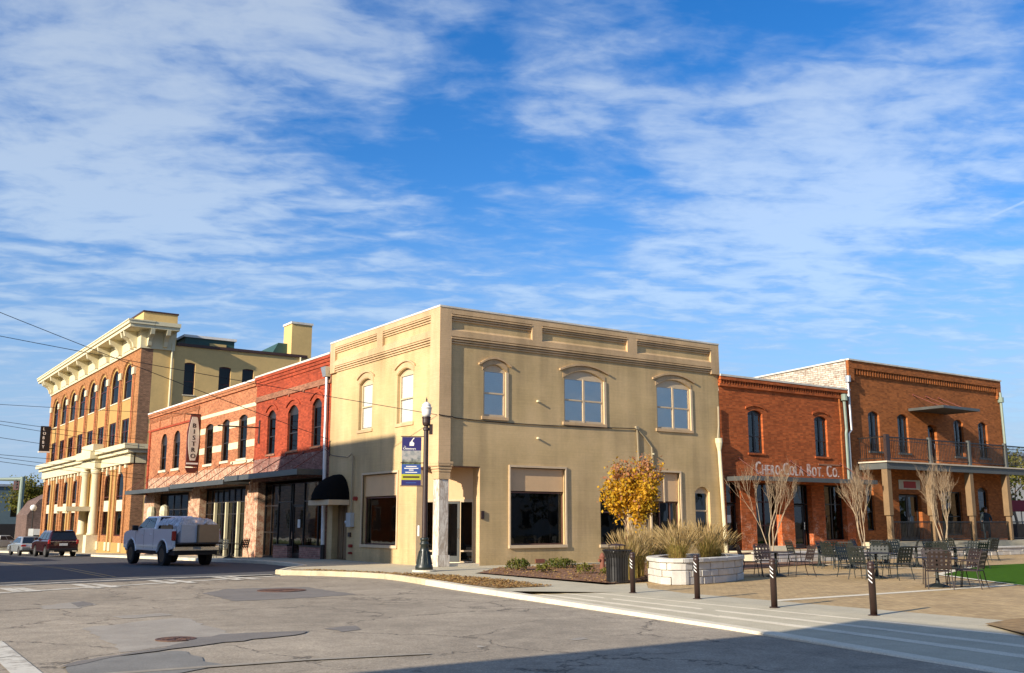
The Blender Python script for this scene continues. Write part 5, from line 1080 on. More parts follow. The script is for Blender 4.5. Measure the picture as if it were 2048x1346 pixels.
# ---------------------------------------------------------------- café furniture
def make_chair(mt):
    c = thing('patio_chair', 'x', 'chair', group='metal patio chairs on the plaza')
    W2, D2, hs = .27, .25, .44
    m = MB()
    for k in range(6): y = -D2+.03+k*(2*D2-.06)/5; m.box(-W2+.02, W2-.02, y-.026, y+.026, hs-.008, hs+.008)
    for k in range(5): x = -W2+.05+k*(2*W2-.1)/4; m.box(x-.022, x+.022, -D2, D2, hs-.012, hs-.004)
    m.tube([(-W2, -D2, hs), (W2, -D2, hs), (W2, D2, hs), (-W2, D2, hs), (-W2, -D2, hs)], .014, 6); m.build('seat', mt, c)
    m = MB()    # strap back, leaning; y- is the back
    def bk(x, t_): return (x, -D2-.02-.10*t_-.03*t_*t_+.03*(x/W2)**2*0, hs+.04+.44*t_)
    for k in range(5):
        x = -W2+.055+k*(2*W2-.11)/4; m.hexa([Vector(bk(x-.03, 0)), Vector(bk(x+.03, 0)), Vector(bk(x+.03, 0))+Vector((0, .008, 0)), Vector(bk(x-.03, 0))+Vector((0, .008, 0)), Vector(bk(x-.03, 1)), Vector(bk(x+.03, 1)), Vector(bk(x+.03, 1))+Vector((0, .008, 0)), Vector(bk(x-.03, 1))+Vector((0, .008, 0))])
    for k in range(4):
        t0 = .10+.23*k; t1 = t0+.12; m.hexa([Vector(bk(-W2, t0))-Vector((0, .009, 0)), Vector(bk(W2, t0))-Vector((0, .009, 0)), Vector(bk(W2, t0)), Vector(bk(-W2, t0)), Vector(bk(-W2, t1))-Vector((0, .009, 0)), Vector(bk(W2, t1))-Vector((0, .009, 0)), Vector(bk(W2, t1)), Vector(bk(-W2, t1))])
    m.tube([bk(-W2, -.05), bk(-W2, .5), bk(-W2, .95), bk(-W2+.05, 1.05), bk(W2-.05, 1.05), bk(W2, .95), bk(W2, .5), bk(W2, -.05)], .013, 6); m.build('backrest', mt, c)
    for s in (-1, 1):
        MB().tube([(s*W2, D2-.02, hs), (s*(W2+.015), D2+.02, .25), (s*(W2+.02), D2+.05, 0)], .013, 6).build('leg', mt, c)
        MB().tube([(s*W2, -D2, hs), (s*(W2+.01), -D2-.04, .2), (s*(W2+.02), -D2-.10, 0)], .013, 6).build('leg', mt, c)
        MB().tube([(s*W2, -D2-.06, hs+.22), (s*(W2+.02), -.02, hs+.24), (s*(W2+.02), D2-.02, hs+.22), (s*(W2+.01), D2+.01, hs+.10), (s*W2, D2-.01, hs)], .013, 6).build('armrest', mt, c)
    return c
def make_table(r, h=.74):
    t_ = thing('patio_table', 'x', 'table', group='round patio tables on the plaza')
    m = MB(); m.lathe([(r, h-.02), (r+.01, h-.01), (r, h), (r-.03, h+.002)], (0, 0, 0), 28); m.build('tabletop', 'tabletop', t_)
    MB().lathe([(.045, .06), (.04, h-.05), (.12, h-.02)], (0, 0, 0), 10).build('post', 'chair_metal', t_); MB().lathe([(.30, 0), (.30, .02), (.20, .06), (.06, .10), (.045, .2)], (0, 0, 0), 20).build('base', 'chair_metal', t_)
    return t_
ch0 = make_chair('chair_metal'); ch1 = make_chair('chair_brown'); tb0 = make_table(.52); first = {'g': True, 'b': True, 't': True}
def chair(x, y, rz, label, kind='g', z=0.0):
    src = ch0 if kind == 'g' else ch1
    o = src if first[kind] else copy_tree(src); first[kind] = False; return place(o, (x, y, z), rz, label)
def table(x, y, label, z=0.0):
    o = tb0 if first['t'] else copy_tree(tb0); first['t'] = False; return place(o, (x, y, z), 0, label)
def setat(x, y, tl, cl, angs, kind='g', r=.80, z=0.0):
    """table with chairs facing it; angs in degrees measured from the world X axis"""
    table(x, y, tl, z)
    for a in angs:
        sd_ = ('on its far side from the road', 'on its building side', 'on its road side', 'on its lawn-end side')[int(((a+45) % 360)//90)]
        lb = cl+', '+sd_
        a = radians(a); px, py = x+r*cos(a), y+r*sin(a); chair(px, py, math.atan2(y-py, x-px)-pi/2+random.uniform(-.15, .15), lb, kind, z)
random.seed(21)
p = on_z(1553, 1153, 0); setat(p.x, p.y, 'round patio table next to the stone planter', 'brown patio chair at the planter-side table', (-210, -30, 62), 'b', .78)
p = on_z(1876, 1174, 0); setat(p.x, p.y, 'round patio table at the corner of the green lawn', 'brown patio chair at the lawn-corner table', (-75, -20, 35, 215), 'b', .80)
p = on_z(1800, 1160, 0); setat(p.x+.2, p.y+.9, 'round patio table between the lawn corner and planter tables', 'green-black patio chair between lawn and planter tables', (-100, 30, 95, 190), 'g', .80)
p = on_z(1703, 1137, 0); setat(p.x, p.y, 'round patio table in front of the brick lettering building', 'green-black patio chair at the lettering-building table', (-150, -75, -10, 100, 175), 'g', .82)
p = on_z(1640, 1132, 0); setat(p.x, p.y, 'round patio table beside the retaining wall and first bare tree', 'green-black patio chair at the first bare tree table', (-120, -30, 150), 'g', .82)
p = on_z(1835, 1134, 0); setat(p.x, p.y, 'round patio table below the balcony near the low wall', 'green-black patio chair at the table below the balcony', (-120, -20, 75, 160), 'g', .82)
p = on_z(1772, 1129, 0); setat(p.x, p.y, 'round patio table between the second and third bare trees', 'green-black patio chair between second and third bare trees', (-60, 20, 115, 200), 'g', .82)
p = on_z(1912, 1136, 0); setat(p.x, p.y, 'round patio table tucked behind the lawn-corner table', 'green-black patio chair behind the lawn-corner table', (-95, 0, 80, 190), 'g', .82)
p = on_z(1945, 1121, 0); setat(p.x, p.y, 'round patio table by the far edge of the lawn', 'green-black patio chair at the far lawn-edge table', (-100, -15, 165), 'g', .82)
# chairs on the pavement behind the pickup
for k, (x, y, a) in enumerate(((-1.3, 17.6, .4), (-1.9, 18.7, 2.6))): c = chair(x, y, a, 'dark metal chair on the pavement by the banded brick shop', 'g', gz(y)); c['group'] = 'chairs outside the banded shop'
o = table(-1.7, 18.0, 'small round metal table on the pavement by the banded shop', gz(18)); o.pop('group', None)
# ---------------------------------------------------------------- trees and plants
def grow(m, p, d, L, r, lev, tips, rnd, spread, up, kids, minr=.004, jit=.18):
    pts = [p.copy()]; rad = [r]; q = p.copy(); dd = d.copy(); n = 4
    for i in range(n):
        dd = (dd+Vector((rnd.gauss(0, jit), rnd.gauss(0, jit), rnd.gauss(0, jit)+up*.25))*.5).normalized(); q = q+dd*(L/n); pts.append(q.copy()); rad.append(max(minr, r*(1-.42*(i+1)/n)))
    m.tube(pts, rad, 6 if lev < 2 else 4, cap=False)
    if lev >= len(kids):
        tips.append((pts, dd)); return
    k = kids[lev]
    for i in range(k):
        f = .45+.55*(i+1)/k if k > 1 else 1.0
        idx = min(n, int(f*n+.5)); a = rnd.uniform(0, 2*pi)+i*2*pi/k; s = rnd.uniform(*spread)
        side = dd.cross(Vector((cos(a), sin(a), .3))).normalized(); nd = (dd*cos(s)+side*sin(s)).normalized()
        nd = (nd+Vector((0, 0, up))).normalized()
        grow(m, pts[idx], nd, L*rnd.uniform(.60, .82), max(minr, rad[idx]*.72), lev+1, tips, rnd, spread, up, kids, minr, jit)
def leaf(m, p, s, rnd, droop=0.0):
    a = Vector((rnd.gauss(0, 1), rnd.gauss(0, 1), rnd.gauss(0, 1)-droop)).normalized(); b = a.cross(Vector((rnd.gauss(0, 1), rnd.gauss(0, 1), rnd.gauss(0, 1)))).normalized()
    m.face([p, p+a*s*.5+b*s*.36, p+a*s, p+a*s*.5-b*s*.36])
# yellow autumn tree in the bed
rnd = random.Random(14); p0 = Vector((on_z(1256, 1150, .02).x, on_z(1256, 1150, .02).y, .02)); p0 = Vector((3.2, -7.5, .02))
yt = thing('autumn_tree', 'small tree with golden yellow leaves behind the grasses', 'tree', p0)
tr = MB(); tips = []
for k, (ax, ay, r) in enumerate(((-.14, .05, .05), (.10, -.07, .048), (.02, .12, .04))):
    grow(tr, p0+Vector((ax*.6, ay*.6, 0)), Vector((ax*.9, ay*.9, 1)).normalized(), 1.48, r*.8, 0, tips, rnd, (.20, .46), .36, (5, 4, 4), .004)
tr.build('trunk', 'bark_pale', yt, smooth=True)
lv = MB(); pk = MB()
for pts, dd in tips:
    for i in range(1, len(pts)):
        for j in range(13):
            q = pts[i-1].lerp(pts[i], rnd.random())+Vector((rnd.gauss(0, .10), rnd.gauss(0, .10), rnd.gauss(0, .08)))
            hz = (q.z-p0.z)
            if hz < .95 or rnd.random() < max(0, (hz-2.5)/1.6): 
                continue
            (pk if (hz > 3.0 and rnd.random() < .5) or rnd.random() < .05 else lv).face([]) if False else leaf(pk if (hz > 3.0 and rnd.random() < .55) or rnd.random() < .05 else lv, q, rnd.choice((.05, .07, .09, .11, .14))*rnd.uniform(.8, 1.15), rnd, .5)
lv.build('crown', 'leaf_yellow', yt, fix=False); pk.build('crown_tips', 'leaf_rust', yt, fix=False, kind='stuff')
# bare multi-stemmed trees on the terrace
def bare(px, label, seed, h, base_z=.36, Y=-3.3):
    d = ray(*px); P = CAM+d*((Y-CAM.y)/d.y); P.z = base_z; rnd = random.Random(seed)
    t_ = thing('bare_tree', label, 'tree', P, group='leafless trees on the terrace'); m = MB(); tips = []
    ns = rnd.choice((4, 5, 6))
    for k in range(ns):
        a = 2*pi*k/ns+rnd.uniform(-.5, .5); s = rnd.uniform(.03, .20)
        grow(m, P+Vector((.07*cos(a), .07*sin(a), -.03)), Vector((s*cos(a), s*sin(a), 1)).normalized(), h*rnd.uniform(.36, .46), rnd.uniform(.022, .036), 0, tips, rnd, (.12, .36), .32, (3, 3, 2), .0045, .16)
    m.build('trunk', 'bark_pale', t_, smooth=True)
    tw = MB()
    for pts, dd in tips:
        for j in range(7):
            q = pts[-1-(j % 3)]; e = (dd+Vector((rnd.gauss(0, .35), rnd.gauss(0, .35), rnd.uniform(-.1, .6)))).normalized(); L = rnd.uniform(.2, .55)
            tw.tube([q, q+e*L*.5+Vector((rnd.gauss(0, .03), rnd.gauss(0, .03), 0)), q+e*L], [.0045, .0035, .002], 3, cap=False)
    tw.build('crown', 'twig', t_)
bare((1542, 1108), 'leafless vase-shaped tree beside the first cafe tables', 2, 3.6); bare((1729, 1104), 'leafless vase-shaped tree at the join of the two brick buildings', 9, 3.5); bare((1890, 1098), 'leafless vase-shaped tree before the timber-posted porch', 17, 3.7)
# ornamental grasses
def grass(name, label, base, n, h, spread, group, seed, plume=.5):
    rnd = random.Random(seed); base = Vector(base); g = thing(name, label, 'grass', base, group=group); m = MB(); pm = MB()
    for i in range(n):
        a = rnd.uniform(0, 2*pi); r = rnd.uniform(0, .16)*spread; o = base+Vector((r*cos(a), r*sin(a), 0)); a2 = a+rnd.gauss(0, .5); hh = h*rnd.uniform(.55, 1.05); out = rnd.uniform(.05, .55)*spread*(.5+.5*hh/h)
        d = Vector((cos(a2), sin(a2), 0)); sd = Vector((-d.y, d.x, 0))*rnd.uniform(.004, .009); pts = [o+d*out*(t_**1.8)+Vector((0, 0, hh*(t_-.18*t_**3*out))) for t_ in (0, .35, .7, 1)]
        for j in range(3): w0 = 1-.3*j; w1 = 1-.3*(j+1); m.face([pts[j]-sd*w0, pts[j]+sd*w0, pts[j+1]+sd*w1, pts[j+1]-sd*w1])
        if rnd.random() < plume:
            tp = pts[3]; e = (pts[3]-pts[2]).normalized()
            for k in range(3): a3 = rnd.uniform(0, pi); s3 = Vector((cos(a3), sin(a3), 0))*.014; pm.face([tp-e*.02, tp+e*.10+s3, tp+e*.26, tp+e*.10-s3])
    m.build('blades', 'grass_gold', g, fix=False)
    if pm.f: pm.build('plumes', 'grass_plume', g, fix=False)
    return g
gl = 'golden ornamental grass clump growing inside the stone planter'; gg = 'ornamental grasses in the stone planter'
for k, (x, y) in enumerate(((.55, -12.1), (1.2, -11.3), (1.7, -12.0), (2.5, -11.6), (2.9, -10.9), (1.9, -10.7))): grass('ornamental_grass', gl, (x, y, .47), 330, .82+.1*(k % 3), 1.1, gg, 30+k)
for k, (x, y) in enumerate(((.9, -9.9), (1.6, -9.3), (2.5, -8.9), (.2, -10.4), (3.6, -9.0))): grass('ornamental_grass', 'tall dry grass clump in the mulch behind the litter bin', (x, y, .02), 300, 1.22, .9, 'dry grasses in the mulch bed', 50+k)
# low shrubs in the mulch
def shrub(px, label, w, h, mt, seed, n=420):
    P = on_z(px[0], px[1], .025); rnd = random.Random(seed); s = thing('low_shrub', label, 'shrub', P); m = MB(); st = MB()
    for i in range(7):
        a = 2*pi*i/7+rnd.uniform(-.3, .3); st.tube([P, P+Vector((w*.25*cos(a), w*.25*sin(a), h*.5)), P+Vector((w*.42*cos(a), w*.42*sin(a), h*.85))], [.012, .008, .004], 4)
    for i in range(n):
        a = rnd.uniform(0, 2*pi); ph = rnd.uniform(0, 1); r = (rnd.random()**.4)*w/2*(1+.25*sin(a*3+seed)); z = h*(.1+.9*rnd.random()**.7*sqrt(max(0, 1-(r/(w*.66))**2)))
        leaf(m, P+Vector((r*cos(a), r*sin(a), z)), rnd.uniform(.05, .10), rnd, -.6)
    st.build('stems', 'bark', s); m.build('foliage', mt, s, fix=False)
shrub((1037, 1140), 'rounded green shrub nearest the corner entrance', .72, .38, 'leaf_green', 1, 520); shrub((1120, 1136), 'wide green shrub below the large shop window', 1.0, .34, 'leaf_green', 2, 620)
shrub((1086, 1145), 'small wispy olive plant between two green shrubs', .50, .26, 'leaf_olive', 3, 180); shrub((1168, 1147), 'wispy yellow-green plant near the litter bin', .55, .32, 'leaf_olive', 4, 200); shrub((1212, 1150), 'small olive sprig growing next to the brown hydrant', .3, .2, 'leaf_olive', 6, 90)
# ---------------------------------------------------------------- vehicles (local: y forward, z up, wheels on z=0)
def arc(cy, cz, r, a0, a1, n=10): return [(cy+r*cos(radians(a0+(a1-a0)*i/n)), cz+r*sin(radians(a0+(a1-a0)*i/n))) for i in range(n+1)]
def slab(m, poly, x0, x1): return m.prism([(x0, y, z) for y, z in poly], (x1-x0, 0, 0))
def wheel(par, x, y, r, w, rim='rim', spokes=6):
    s = 1 if x > 0 else -1
    def lx(prof):  # lathe about the x axis
        return MB().ring([[Vector((x+s*px, y+pr*cos(2*pi*j/24), r+pr*sin(2*pi*j/24))) for j in range(24)] for pr, px in prof])
    wh = lx([(r*.62, w/2-.02), (r*.9, w/2), (r*.99, w/2-.03), (r, 0), (r*.99, -w/2+.03), (r*.9, -w/2), (r*.6, -w/2+.02)]).build('wheel', 'tyre', par, smooth=False)
    m = lx([(r*.62, w/2-.015), (r*.58, w/2-.05), (r*.2, w/2-.06), (r*.14, w/2-.01), (.001, w/2-.01)])
    for k in range(spokes):
        a = 2*pi*k/spokes; c = Vector((0, cos(a), sin(a))); t_ = Vector((0, -sin(a), cos(a))); o = Vector((x, y, r))
        m.hexa([o+Vector((s*(w/2-.06), 0, 0))+c*r*.1-t_*.04, o+Vector((s*(w/2-.06), 0, 0))+c*r*.1+t_*.04, o+Vector((s*(w/2-.06), 0, 0))+c*r*.6+t_*.03, o+Vector((s*(w/2-.06), 0, 0))+c*r*.6-t_*.03,
                o+Vector((s*(w/2-.015), 0, 0))+c*r*.1-t_*.04, o+Vector((s*(w/2-.015), 0, 0))+c*r*.1+t_*.04, o+Vector((s*(w/2-.02), 0, 0))+c*r*.6+t_*.03, o+Vector((s*(w/2-.02), 0, 0))+c*r*.6-t_*.03])
    m.build('rim', rim, wh)
def flare(par, mt, y, r, x, R, w=.05):
    for s in (-1, 1): MB().tube([(s*x, yy, zz) for yy, zz in arc(y, r, R, 8, 172, 12)], w, 6).build('arch_flare', mt, par)
def cabin(par, mt, y0, y1, zb, r0, r1, zr, wb, wr, gl='car_glass', side_cuts=(), rear=True):
    """greenhouse: base rectangle y0..y1 at zb (half width wb), roof r0..r1 at zr (half width wr), with glass set into each face"""
    b = [Vector((-wb, y0, zb)), Vector((wb, y0, zb)), Vector((wb, y1, zb)), Vector((-wb, y1, zb))]; t_ = [Vector((-wr, r0, zr)), Vector((wr, r0, zr)), Vector((wr, r1, zr)), Vector((-wr, r1, zr))]
    c = MB().hexa(b+t_).build('cabin', mt, par, bevel=.07)
    def pane(q, ins, n):
        cc = sum(q, Vector())/4; off = n*.012; m = MB(); k = [p+(cc-p)*ins+off for p in q]; m.prism(k, n*-.03); m.build('window', gl, c)
    def nrm(q): return (q[1]-q[0]).cross(q[2]-q[0]).normalized()
    f = [b[3], b[2], t_[2], t_[3]]; n = nrm(f); n = n if n.y > 0 else -n; pane(f, .13, n)
    if rear: f = [b[0], b[1], t_[1], t_[0]]; n = nrm(f); n = n if n.y < 0 else -n; pane(f, .15, n)
    for s, (i, j) in ((-1, (0, 3)), (1, (1, 2))):
        cuts = [.04]+list(side_cuts)+[.96]
        for a, e in zip(cuts, cuts[1:]):
            q = [b[i].lerp(b[j], a+.015), b[i].lerp(b[j], e-.015), t_[i].lerp(t_[j], e-.015), t_[i].lerp(t_[j], a+.015)]
            q = [q[0].lerp(q[3], .10), q[1].lerp(q[2], .10), q[1].lerp(q[2], .86), q[0].lerp(q[3], .86)]; n = nrm(q); n = n if n.x*s > 0 else -n; pane(q, .03, n)
    return c
# white pickup with its tailgate down
pk_ = thing('pickup_truck', 'white crew-cab pickup loaded with boxes, tailgate down, parked at kerb', 'pickup truck')
R = .455; yr, yf = -1.78, 1.92
bottom = [(-2.85, .66)]+[(yr-.60, .58)]+arc(yr, R-.05, .58, 168, 12)+[(yr+.56, .55), (yf-.57, .55)]+arc(yf, R-.05, .58, 168, 12)+[(yf+.60, .58), (2.9, .62)]
top = [(2.95, .95), (2.90, 1.22), (2.6, 1.33), (1.45, 1.42), (-.72, 1.44)]
bf = [(-.72, .55)]+[q for q in bottom if q[0] > -.72]+top
m = MB(); slab(m, bf, -.99, .99)
br_ = [q for q in bottom if q[0] < -.72]+[(-.72, .55), (-.72, 1.44), (-2.85, 1.44)]
slab(m, br_, -.99, -.86); slab(m, br_, .86, .99); body = m.build('body', 'car_white', pk_, bevel=.05)
MB().box(-.86, .86, -2.85, -.72, .78, .88).build('bed_floor', 'trim_black', pk_)
for s in (-1, 1): MB().box(s*.99-.015, s*.99+.02, yr+.62, yf-.64, .70, .75).build('side_moulding', 'car_white', pk_); [MB().box(s*.99-.004, s*.99+.004, y-.008, y+.008, .62, 1.40).build('panel_gap', 'trim_black', pk_) for y in (-.72, .40, 1.42)]
cb_ = cabin(pk_, 'car_white', -.72, 1.55, 1.40, -.55, .70, 1.97, .95, .76, side_cuts=(.52,)); flare(pk_, 'car_white', yr, R-.05, .985, .61, .03); flare(pk_, 'car_white', yf, R-.05, .985, .61, .03)
for x in (-.86, .86):
    for y in (yr, yf): wheel(pk_, x, y, R, .30, 'rim_dark', 8)
for s in (-1, 1):
    MB().box(s*.93-.08, s*.93+.08, -2.90, -2.78, .98, 1.36).build('tail_light', 'tail_red', pk_, bevel=.02); MB().box(s*1.08-.12, s*1.08+.12, 1.18, 1.34, 1.36, 1.58).build('mirror', 'trim_black', pk_, bevel=.03)
    for y in (-.35, .55): MB().box(s*1.0-.015, s*1.0+.015, y-.1, y+.1, 1.18, 1.22).build('door_handle', 'car_white', pk_)
    MB().box(s*.75-.2, s*.75+.2, 2.86, 2.97, 1.0, 1.2).build('headlight', 'plate', pk_, bevel=.02)
MB().box(-.95, .95, -3.0, -2.80, .56, .76).build('bumper', 'chrome', pk_, bevel=.03); MB().box(-.84, .84, -3.52, -2.88, .84, .90).build('tailgate', 'trim_black', pk_, bevel=.015)
MB().box(-.9, .9, -2.9, 2.6, .40, .58).build('chassis', 'trim_black', pk_); MB().box(-.9, .9, 2.85, 3.0, .5, .75).build('bumper', 'chrome', pk_, bevel=.03); MB().box(-.6, .6, 2.9, 2.98, .85, 1.2).build('grille', 'trim_black', pk_); MB().box(-.16, .16, -3.01, -2.995, .62, .74).build('number_plate', 'plate', pk_)
TP = on_z(323, 1132, -.14); th = radians(5); Rz = Matrix.Rotation(th, 3, 'Z'); off = Rz @ Vector((-.86, yr, 0))
place(pk_, (TP.x-off.x+.1, TP.y-off.y, ROAD+gz(TP.y+2)+.004), th)
for c_ in pk_.children:
    if not c_.name.startswith('wheel'): c_.location.z += .08      # raised suspension
TM = Matrix.Translation(pk_.location+Vector((0, 0, .08))) @ Matrix.Rotation(th, 4, 'Z')
def cargo(name, label, mb, mt, bev=.01):
    m = MB().add(mb, TM); o = m.build(name, mt, bevel=bev); tag(o, label, 'box' if 'box' in name or 'crate' in name else 'sheet'); recentre(o, TM @ Vector((0, -2.2, .88))); return o
cargo('cardboard_box', 'brown cardboard box at the tail of the pickup bed', MB().box(-.05, .80, -3.25, -2.4, .90, 1.62), 'cardboard'); cargo('wrapped_crate', 'grey wrapped crate in the pickup bed beside the cardboard box', MB().box(-.74, -.08, -3.10, -2.2, .90, 1.62), 'foil_grey'); cargo('cardboard_box', 'large box behind the cab under the plastic sheet', MB().box(-.75, .75, -2.1, -.85, .89, 1.70), 'cardboard')
# crumpled plastic sheet draped over the load
rnd = random.Random(4); nx, ny = 15, 18; m = MB(); gr = []
for j in range(ny+1):
    row = []
    for i in range(nx+1):
        u = i/nx; v = j/ny; x = -.88+1.82*u; y = -3.34+2.6*v; e = abs(u-.5)*2; ht = 1.93+.05*sin(5*u+3*v)-.36*e**5-.05*(1-v)
        if v < .14: k = (.14-v)/.14; ht -= k*(.46+.22*sin(7*u)+(.0 if u > .45 else -.2)); y = -3.34+2.6*.14-.06*k
        row.append(Vector((x+rnd.gauss(0, .012), y+rnd.gauss(0, .012), ht+rnd.gauss(0, .022))))
    gr.append(row)
for j in range(ny):
    for i in range(nx): m.face([gr[j][i], gr[j][i+1], gr[j+1][i+1], gr[j+1][i]])
ps = MB().add(m, TM).build('plastic_sheet', 'plastic_sheet', fix=False); tag(ps, 'crumpled clear plastic sheet draped over the pickup load', 'sheet'); recentre(ps, TM @ Vector((0, -2.2, .88)))
# dark red SUV
sv = thing('parked_suv', 'dark red SUV parked in front of the hotel', 'car')
R = .38; yr, yf = -1.5, 1.45; bottom = [(-2.38, .48)]+arc(yr, R, .46, 170, 10)+[(yr+.5, .36), (yf-.5, .36)]+arc(yf, R, .46, 170, 10)+[(2.4, .42)]; top = [(2.45, .75), (2.35, .98), (1.9, 1.10), (1.0, 1.16), (-2.36, 1.18), (-2.42, .8)]
m = MB(); slab(m, bottom+top, -.98, .98); m.build('body', 'car_red', sv, bevel=.09); cabin(sv, 'car_red', -2.36, 1.15, 1.14, -2.02, .25, 1.76, .94, .74, side_cuts=(.30, .62))
for x in (-.86, .86):
    for y in (yr, yf): wheel(sv, x, y, R, .24)
for s in (-1, 1): MB().box(s*.90-.08, s*.90+.08, -2.44, -2.25, .92, 1.20).build('tail_light', 'tail_red', sv, bevel=.03); MB().box(s*1.05-.1, s*1.05+.1, .75, .9, 1.18, 1.34).build('mirror', 'car_red', sv, bevel=.03); MB().box(s*.72-.14, s*.72+.14, -2.47, -2.40, .40, .47).build('exhaust', 'chrome', sv)
MB().box(-.96, .96, -2.46, -2.3, .38, .62).build('bumper', 'trim_black', sv, bevel=.05); MB().box(-.26, .26, -2.445, -2.42, .80, .96).build('number_plate', 'plate', sv); MB().box(-.9, .9, -2.435, -2.41, 1.06, 1.09).build('trim_strip', 'chrome', sv); MB().box(-.7, .7, -2.12, -1.9, 1.745, 1.79).build('spoiler', 'car_red', sv, bevel=.02)
for s in (-1, 1): MB().tube([(s*.68, -1.8, 1.80), (s*.68, .1, 1.80)], .02, 6).build('roof_rail', 'chrome', sv)
sx = on_y(124, 1085, 41.5).x; place(sv, (sx, 44.0, ROAD+gz(44)+.004), radians(3))
# silver saloon
sd = thing('parked_saloon', 'silver saloon car parked beyond the dark red SUV', 'car')
R = .33; yr, yf = -1.4, 1.4; bottom = [(-2.35, .45)]+arc(yr, R, .40, 170, 10)+[(yr+.45, .28), (yf-.45, .28)]+arc(yf, R, .40, 170, 10)+[(2.35, .35)]; top = [(2.4, .6), (2.25, .78), (1.0, .92), (-1.5, .98), (-2.3, .95), (-2.42, .7)]
m = MB(); slab(m, bottom+top, -.90, .90); m.build('body', 'car_silver', sd, bevel=.08); cabin(sd, 'car_silver', -1.85, 1.2, .93, -1.05, .25, 1.45, .86, .62, side_cuts=(.5,))
for x in (-.78, .78):
    for y in (yr, yf): wheel(sd, x, y, R, .21)
for s in (-1, 1): MB().box(s*.75-.16, s*.75+.16, -2.40, -2.3, .72, .88).build('tail_light', 'tail_red', sd, bevel=.02); MB().box(s*.98-.08, s*.98+.08, .7, .82, .95, 1.07).build('mirror', 'car_silver', sd, bevel=.02)
MB().box(-.24, .24, -2.42, -2.38, .6, .72).build('number_plate', 'plate', sd)
sx = on_y(64, 1095, 52.5).x; place(sd, (sx, 55, ROAD+gz(55)+.004), radians(4))
# pale pickup crossing far down the street
fp = thing('pale_pickup', 'pale grey-green pickup far down the street by the signal pole', 'pickup truck')
R = .38; yr, yf = -1.7, 1.7; bottom = [(-2.7, .6)]+arc(yr, R, .47, 170, 10)+[(yr+.5, .45), (yf-.5, .45)]+arc(yf, R, .47, 170, 10)+[(2.7, .5)]; top = [(2.75, .9), (2.6, 1.12), (1.3, 1.22), (-2.7, 1.22)]
m = MB(); slab(m, bottom+top, -.95, .95); m.build('body', 'car_cream', fp, bevel=.06); cabin(fp, 'car_cream', -.7, 1.4, 1.2, -.5, .7, 1.8, .9, .72, side_cuts=(.5,))
for x in (-.82, .82):
    for y in (yr, yf): wheel(fp, x, y, R, .25)
place(fp, (-.6, 104, -1.8), radians(-70))

# ---------------------------------------------------------------- far left: signal, lamp, buildings, tree
sp_ = Vector((on_x(33, 1097, 5.5).x, on_x(33, 1097, 5.5).y, -1.78)); d = ray(33, 1097); sp_ = CAM+d*((-1.78-CAM.z)/d.z); 
sgp = thing('traffic_signal', 'pale green signal pole with mast arm and hanging signal', 'traffic signal', sp_); k_ = (sp_-CAM).length/2015.0
H_ = 127*k_; rr = 5.2*k_
MB().lathe([(rr*1.5, 0), (rr*1.4, .3), (rr, .5), (rr*.8, H_)], sp_, 12).build('pole', 'sage_metal', sgp); left = -rt
ay = sp_+Vector((0, 0, H_*.965)); MB().tube([ay, ay+left*45*k_], [rr*.75, rr*.5], 8).build('mast_arm', 'sage_metal', sgp)
FT = Fr(ay+left*10*k_+Vector((0, 0, 0)), rt, -fwd); hd = MB().fb(FT, -5*k_, 5*k_, -19*k_, 2*k_, -2*k_, 2*k_).build('signal_head', 'dark_red', sgp)
for i in range(3): MB().tube([FT.P(0, (-3-5.5*i)*k_, 2*k_), FT.P(0, (-3-5.5*i)*k_, 3.4*k_)], 2*k_, 10).build('lens_hood', 'black_metal', hd)
lq = CAM+ray(64, 1012)*1.0; d = ray(61, 1084); gl_ = CAM+d*(95/ d.length*1.0); gl_.z = -1.65
fl_ = thing('globe_lamp', 'distant street lamp with white globe beyond the hotel', 'lamp post', gl_); ht = on_dist = (CAM+ray(65, 1016)*(95/ray(61, 1084).length)).z-gl_.z
MB().lathe([(.14, 0), (.12, .6), (.06, .8), (.05, ht-.3), (.12, ht-.25)], gl_, 10).build('pole', 'black_metal', fl_); MB().lathe([(.10, ht-.25), (.24, ht-.1), (.28, ht+.05), (.2, ht+.22), (.02, ht+.3)], gl_, 14).build('globe', 'lamp_globe', fl_, smooth=True); MB().fb(Fr(gl_, rt, -fwd), -.22, .22, 2.1, 2.7, .06, .1).build('sign_plate', 'box_grey', fl_)
# blue-grey building far down the street
bY = 128.0; FF = Fr((0, bY, 0), (1, 0, 0), (0, -1, 0)); a = on_y(-60, 985, bY); b = on_y(98, 975, bY); w0, w1 = on_y(23, 1000, bY), on_y(44, 1034, bY)
fb_ = thing('blue_building', 'blue-grey two-storey building at the end of the street', 'building', (b.x-10, bY, -1.7)); zT = on_y(60, 974, bY).z
wall_mb(FF, a.x, b.x+6, -1.9, zT, [(w0.x, w1.x, w1.z, w0.z, 0)], .3).build('wall', 'blue_siding', fb_); shell(fb_, a.x, b.x+6, bY, bY+14, -1.9, zT, 'blue_siding', 'EWN', zr=zT-.3); MB().fb(FF, a.x-.2, b.x+6.2, zT, zT+.35, -.4, .3).build('coping', 'galv', fb_)
window(FF, fb_, (w0.x, w1.x, w1.z, w0.z, 0), 'dark_frame', 'glass_dark', meet=.5, mull=1); z1 = on_y(40, 1048, bY).z
for k in range(14): MB().fb(FF, a.x, b.x+6, z1+(zT-z1)*k/14, z1+(zT-z1)*(k+.92)/14, 0, .03).build('siding_board', 'blue_siding', fb_) if not (w1.z-.6 < z1+(zT-z1)*(k+.5)/14 < w0.z+.5) else None
